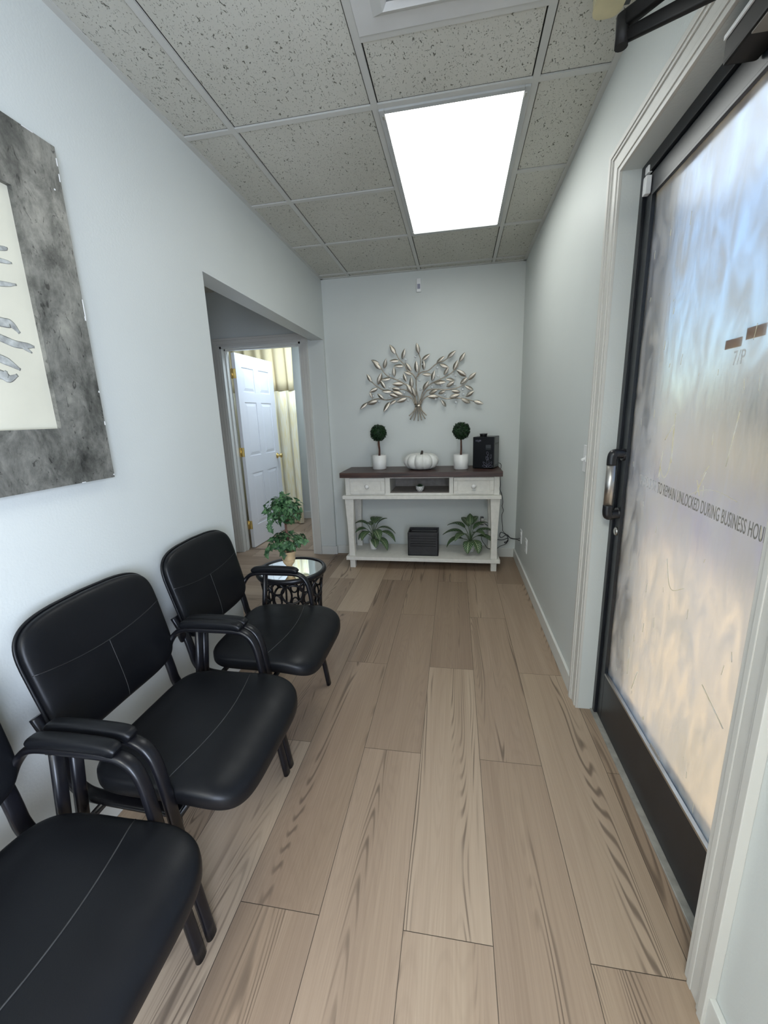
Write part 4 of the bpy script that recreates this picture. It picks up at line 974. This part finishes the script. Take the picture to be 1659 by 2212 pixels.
# zebra plants on the lower shelf
def zebra(loc, label, seed, leaves, ph, pr2):
    t_ = thing('striped_leaf_plant', loc, label, 'potted plant', 'striped plants on the lower shelf')
    MB().lathe([(.001, 0), (pr2 * .72, 0), (pr2 * .78, .004), (pr2, ph), (pr2 * .93, ph), (pr2 * .90, ph - .01), (.001, ph - .01)], 32).build('pot', m_ceramic, t_)
    MB().lathe([(.001, 0), (pr2 * .88, 0), (.001, .002)], 20, (0, 0, ph - .012)).build('soil', m_soil, t_)
    mb = MB()
    for (az, r0, z0, L_, w_, pit, droop) in leaves:
        a_ = math.radians(az); mb.sweep(cat([(0, 0, ph - .01), (r0 * .4 * cos(a_), r0 * .4 * sin(a_), (ph + z0) * .55), (r0 * cos(a_), r0 * sin(a_), z0)]), .0028, seg=6)
    mb.build('stalks', simple('plant_stalk_green', (.06, .10, .04), .6, .2, 40), t_)
    for (az, r0, z0, L_, w_, pit, droop) in leaves:
        a_ = math.radians(az); d = Vector((cos(a_), sin(a_), 0)); lat = Vector((-sin(a_), cos(a_), 0)); bm = bmesh.new(); ul = bm.loops.layers.uv.new('UVMap'); rows_ = []; n = 14; m = 6
        p = Vector((r0 * cos(a_), r0 * sin(a_), z0)); th = math.radians(pit)
        for i in range(n + 1):
            s = i / n; ww = 1.2 * w_ * (sin(PI * min(1, s * 1.0) ** .78)) ** .9 + .0006
            up = Vector((0, 0, 1)) * cos(th) - d * sin(th)
            rows_.append([(bm.verts.new(p + lat * ww * q + up * (abs(q) * ww * .35 - .002 * cos(q * 6))), s, .5 + q * .5) for q in [(-1 + 2 * j / m) for j in range(m + 1)]])
            p = p + (d * cos(th) + Vector((0, 0, sin(th)))) * (L_ / n); th -= math.radians(droop) / n
        for A, B in zip(rows_, rows_[1:]):
            for j in range(m):
                q_ = (A[j], A[j + 1], B[j + 1], B[j]); f_ = bm.faces.new([x[0] for x in q_]); f_.smooth = True
                for l_, x in zip(f_.loops, q_): l_[ul].uv = (x[1], x[2])
        mbb = MB(); mbb.bm.free(); mbb.bm = bm; o = mbb.build('leaf', m_zeb, t_)
        md = o.modifiers.new('solid', 'SOLIDIFY'); md.thickness = .0008
zebra((-.437, 1.745, .112), 'striped leaf plant in a small white pot on the left of the lower shelf', 1,
      [(175, .05, .235, .15, .032, 35, 75), (60, .03, .24, .13, .030, 50, 70), (-60, .05, .20, .16, .036, 5, 75), (-20, .07, .17, .20, .034, 15, 85), (-35, .06, .12, .17, .034, -5, 75), (200, .06, .20, .13, .036, 10, 60), (-120, .05, .18, .14, .036, 10, 80), (120, .04, .22, .14, .032, 25, 60), (0, .04, .24, .12, .026, 55, 50), (-70, .045, .11, .12, .032, 5, 90), (20, .05, .20, .19, .026, 10, 70), (-150, .05, .15, .12, .034, 20, 95), (90, .03, .25, .13, .03, 40, 60)], .085, .040)
zebra((.462, 1.735, .112), 'larger striped leaf plant in a round white pot on the right of the lower shelf', 2,
      [(60, .03, .24, .14, .030, 60, 75), (150, .05, .21, .20, .036, 30, 65), (175, .06, .17, .20, .038, 20, 60), (-165, .06, .12, .19, .038, 15, 85), (-100, .06, .11, .15, .036, 5, 105), (-65, .06, .12, .16, .036, 0, 95), (-25, .06, .15, .20, .038, 12, 65), (10, .05, .18, .20, .034, 22, 55), (110, .04, .22, .18, .034, 40, 50), (30, .03, .20, .17, .03, 45, 60), (-135, .05, .17, .16, .036, 18, 70), (90, .02, .24, .12, .028, 70, 40), (-45, .04, .18, .14, .034, 30, 60)], .070, .046)

# slatted basket
bk = thing('storage_basket', (.046, 1.665, .112), 'black slatted wooden box on the middle of the lower shelf', 'storage box')
w_, d_, h_ = .270, .190, .215
mb = MB()
for s in (-1, 1):
    yy = s * (d_ / 2 - .005)
    zs = [0, .088, .1115, .135, .159, .182, h_]
    mb.box((-w_ / 2, yy - .005, 0), (w_ / 2, yy + .005, .088), .001)
    for z0, z1 in ((.092, .110), (.115, .133), (.138, .156), (.161, .179)): mb.box((-w_ / 2 + .02, yy - .005, z0), (w_ / 2 - .02, yy + .005, z1), .0008)
    mb.box((-w_ / 2, yy - .005, .184), (w_ / 2, yy + .005, h_), .001); mb.box((-w_ / 2, yy - .005, .088), (-w_ / 2 + .021, yy + .005, .184)); mb.box((w_ / 2 - .021, yy - .005, .088), (w_ / 2, yy + .005, .184))
    xx = s * (w_ / 2 - .004); mb.box((xx - .0045, -d_ / 2, 0), (xx + .0045, d_ / 2, h_), .002)
mb.box((-w_ / 2, -d_ / 2, 0), (w_ / 2, d_ / 2, .008)); mb.build('slatted_box', m_basket, bk)

# cords and adapter
pa = thing('power_adapter', (.590, YB - .008, .34), 'black power adapter plugged into the outlet behind the console', 'power adapter')
MB().box((-.030, -.045, -.02), (.000, .0, .055), .004).build('adapter_body', m_blkplastic, pa)
MB().box((-.026, -.050, -.01), (.004, -.044, .045), .002).build('adapter_face', m_steel, pa)
cd = MB()
cd.sweep(cat([(.66, 1.84, .90), (.695, 1.83, .906), (.722, 1.83, .895), (.728, 1.86, .86), (.724, 1.88, .80), (.732, 1.88, .70), (.728, 1.88, .66), (.748, 1.88, .60), (.756, 1.88, .54), (.752, 1.88, .50), (.764, 1.88, .46), (.752, 1.88, .42), (.755, 1.88, .36), (.762, 1.88, .30), (.762, 1.87, .27), (.78, 1.86, .25), (.80, 1.86, .235), (.82, 1.84, .215), (.86, 1.70, .245), (.872, 1.595, .282)], 5), .0026, seg=6)
ID(cd.build('diffuser_cord', m_cord), 'thin black cord hanging down from the diffuser beside the console', 'cord')
cd = MB()
cd.sweep(cat([(.600, 1.90, .33), (.64, 1.88, .30), (.69, 1.86, .22), (.715, 1.86, .19), (.76, 1.86, .185), (.81, 1.85, .205), (.80, 1.86, .17), (.78, 1.87, .16), (.79, 1.86, .155), (.81, 1.85, .18), (.80, 1.86, .225), (.75, 1.87, .255), (.735, 1.87, .22), (.755, 1.87, .205), (.80, 1.86, .235), (.83, 1.83, .21), (.865, 1.72, .235), (.872, 1.59, .262)], 6), .0034, seg=6)
ID(cd.build('bundled_cord', m_cord), 'coiled black cord tied in a loop near the room corner', 'cord')
cd = MB()
cd.sweep(cat([(.575, 1.86, .30), (.57, 1.84, .20), (.60, 1.84, .145), (.63, 1.80, .118), (.70, 1.80, .118), (.74, 1.84, .13), (.79, 1.86, .145), (.815, 1.86, .18)], 6), .0026, seg=6)
ID(cd.build('shelf_cord', m_cord), 'black cord lying across the right end of the lower shelf', 'cord')

# ------------------------------------------------------------------ metal tree on the back wall
wt = thing('metal_tree_art', (0.0, YB - .022, 1.36), 'bronze and silver metal tree sculpture with crystal beads on the back wall', 'wall art')
def TW(u, v, d=0):
    a_, b_ = u / 1659, v / 1106
    x = (-.590 + 1.205 * a_) * (1 - b_) + (-.633 + 1.267 * a_) * b_
    z = (2.031 - .075 * a_) * (1 - b_) + (1.221 - .036 * a_) * b_
    return Vector((x, -d, z - 1.36))
stems = [[(815, 790), (815, 700), (795, 600), (795, 470), (830, 380), (845, 260), (822, 180)], [(805, 450), (850, 400), (940, 375), (1030, 300), (1110, 270), (1165, 235)], [(790, 480), (750, 420), (690, 380), (650, 310), (590, 250), (550, 180)],
 [(800, 790), (780, 700), (740, 620), (660, 540), (560, 490), (460, 450), (400, 400), (350, 320)], [(790, 790), (760, 690), (690, 620), (600, 600), (490, 625), (400, 610), (310, 560), (250, 510)], [(780, 790), (740, 710), (650, 685), (540, 705), (440, 730), (330, 715), (250, 735), (190, 765)],
 [(825, 790), (850, 700), (880, 620), (960, 540), (1080, 480), (1190, 420), (1270, 340), (1300, 280)], [(835, 790), (860, 720), (920, 620), (1010, 600), (1150, 605), (1270, 585), (1350, 540), (1400, 490)], [(845, 790), (880, 720), (940, 680), (1040, 680), (1150, 715), (1280, 705), (1380, 720), (1470, 745)]]
for s in stems: MB().sweep(cat([TW(u, v, .010 + .012 * (i / len(s))) for i, (u, v) in enumerate(s)], 5), .0052, seg=8, taper=lambda q: 1 - .35 * q).build('branch', m_artstem, wt)
for i, (u, v) in enumerate([(707, 925), (720, 970), (765, 980), (818, 985), (858, 978), (900, 960), (917, 918)]):
    u0 = 790 + i * 9
    MB().sweep(cat([TW(u0, 790, .012), TW(u0 * .8 + u * .2, 850, .014), TW(u0 * .4 + u * .6, 850 * .45 + v * .55, .018), TW(u, v, .022)], 5), .0045, seg=8).build('root', m_artstem, wt)
MB().sweep([TW(815, 782, .012), TW(815, 818, .012)], .027, .013, seg=20, lat=(1, 0, 0)).build('band', m_silverart, wt)
leaves = [(545,185,475,85),(625,245,657,130),(825,180,798,65),(860,260,955,190),(885,370,880,260),(800,400,790,270),(1160,235,1255,155),(1300,275,1367,172),(1035,290,1125,215),(1230,370,1280,260),(1070,305,1175,345),(1120,430,1175,345),(345,310,250,258),(365,365,275,280),(405,355,432,245),(585,265,477,270),(640,325,530,325),(530,450,525,340),(735,385,670,295),(735,430,650,395),(675,510,640,415),(740,590,735,460),(750,650,680,540),(790,690,745,580),(980,500,1010,380),(975,430,870,425),(1380,445,1270,375),(1400,490,1490,405),(1310,540,1392,460),(1000,525,1140,515),(1245,495,1145,480),(1150,570,1240,510),(875,610,940,505),(945,655,1045,610),(1055,655,1140,620),(1310,635,1210,620),(1460,610,1365,560),(1375,690,1465,625),(1185,700,1300,665),(1060,690,935,690),(1145,810,1090,730),(1425,765,1325,720),(1465,745,1570,775),(250,515,195,425),(330,545,375,410),(480,475,375,490),(420,590,365,500),(640,540,510,540),(600,605,500,590),(495,630,380,625),(635,670,515,630),(575,690,470,660),(400,720,325,655),(325,590,230,635),(265,710,230,640),(195,765,115,840),(325,740,200,780),(470,755,405,870),(550,735,475,785),(680,710,560,755)]
bm = bmesh.new(); rows_ = []
for i in range(13):   # unit leaf along +X, folded on its midrib with pressed veins
    s = i / 12; ww = .19 * sin(PI * s ** .85) ** .9 + .004
    rows_.append([bm.verts.new((s, ww * q, .07 * (1 - abs(q)) * sin(PI * s) + .012 * sin(s * 44 - abs(q) * 5))) for q in (-1, -.66, -.33, 0, .33, .66, 1)])
for A, B in zip(rows_, rows_[1:]):
    for j in range(6): bm.faces.new((A[j], A[j + 1], B[j + 1], B[j])).smooth = True
leaf_me = bpy.data.meshes.new('leaf'); bm.to_mesh(leaf_me); bm.free(); leaf_me.materials.append(m_silverart)
random.seed(21)
for (a_, b_, c, d) in leaves:
    p, q = TW(a_, b_, .020), TW(c, d, .024 + random.uniform(0, .012)); L_ = (q - p).length; xd = (q - p).normalized()
    nrm = Vector((random.uniform(-.35, .35), -1, random.uniform(-.25, .45))); nrm = (nrm - xd * nrm.dot(xd)).normalized(); yd = nrm.cross(xd)
    o = bpy.data.objects.new('leaf', leaf_me); COL.objects.link(o); o.parent = wt
    o.matrix_local = Matrix(((xd.x, yd.x, nrm.x, p.x), (xd.y, yd.y, nrm.y, p.y), (xd.z, yd.z, nrm.z, p.z), (0, 0, 0, 1))) @ Matrix.Scale(L_ * 1.04, 4)
    md = o.modifiers.new('solid', 'SOLIDIFY'); md.thickness = .015
cry = [(782,218),(666,253),(873,305),(1042,346),(1048,442),(1254,440),(473,410),(619,468),(833,497),(467,573),(648,640),(843,605),(468,682),(270,682),(343,750),(695,735),(979,575),(1088,550),(1247,543),(1341,605),(1344,660),(1133,670),(1025,722),(1260,758)]
bm = bmesh.new(); bmesh.ops.create_icosphere(bm, subdivisions=2, radius=.0115); cm = bpy.data.meshes.new('crystal_bead'); bm.to_mesh(cm); bm.free(); cm.materials.append(m_crystal)
for u, v in cry:
    o = bpy.data.objects.new('crystal_bead', cm); COL.objects.link(o); o.parent = wt; o.location = TW(u, v, .018)
tw_ = MB()
for u, v in cry:
    p = TW(u, v, .018); best = min((TW(*q, .016) for s in stems for q in s), key=lambda z: (z - p).length)
    tw_.sweep([p, p.lerp(best, .5) + Vector((.004, 0, .006)), best], .0009, seg=5)
tw_.build('wire_twigs', m_artstem, wt)

# ------------------------------------------------------------------ outside the glass
struct(MB().box((1.084, -12, -.14), (2.5, 14, -.02)).build('ground_sidewalk', m_concrete))
struct(MB().box((2.5, -12, -.25), (5.2, 14, -.10)).build('ground_asphalt', m_asphalt))
struct(MB().box((5.2, -30, -.2), (60, 60, -.02)).build('ground_lawn', m_gravel))
so = MB(); so.box((1.084, -6, 2.72), (1.42, 9, 2.86)); struct(so.build('ceiling_soffit', m_soffit))
random.seed(8)
shrubs = []
def shrub(loc, sc, label):
    mb = MB()
    for i in range(420):
        z = random.uniform(-.3, 1); a_ = random.uniform(0, 2 * PI); r_ = math.sqrt(max(0, 1 - z * z)); k = random.uniform(.6, 1.05)
        d = Vector((r_ * cos(a_), r_ * sin(a_), z)); leaf_shape(mb, Vector((d.x * .5 * k, d.y * .5 * k, .4 + d.z * .4 * k)), d + Vector([random.uniform(-.5, .5) for _ in range(3)]), d + Vector((0, 0, .5)), .12, 'b')
    bmesh.ops.create_icosphere(mb.bm, subdivisions=2, radius=.36, matrix=Matrix.Translation((0, 0, .35)))
    o = mb.build('garden_shrub', m_shrub); o.location = loc; o.scale = (sc, sc, sc * .9); ID(o, label, 'shrub', 'shrubs beyond the entrance door')
    return o
sh = shrub((6.2, 5.6, -.03), 1.1, 'yellow-green shrub outside, blurred behind the pane near the door latch')
for loc, sc_, lab in (((5.9, 3.6, -.03), .8, 'low yellow shrub outside, blurred behind the start of the lettering'), ((7.4, 7.4, -.03), 1.5, 'tall pale shrub outside, blurred behind the upper latch side of the pane'), ((6.5, 2.0, -.03), 1.0, 'round yellow-green shrub outside, blurred behind the end of the lettering')):
    o = sh.copy(); COL.objects.link(o); o.location = loc; o.scale = (sc_, sc_, sc_ * .9); o.rotation_euler = (0, 0, loc[0] * 3); o['label'] = lab
bd = thing('neighbor_building', (22, 16, -.02), 'low stucco building across the street, blurred behind the frosted pane', 'building')
mb = MB(); mb.box((-4, -14, 0), (4, 14, 3.2)); mb.build('wall', m_stucco, bd)
mb = MB(); mb.prism([(-4.5, 3.2), (4.5, 3.2), (0, 4.6)], 1, -14.5, 14.5); mb.build('roof', m_roof, bd)
for k in range(4): MB().box((-4.06, -11 + k * 6.2, 1), (-3.98, -8.6 + k * 6.2, 2.3)).build('window', m_greyglass, bd)
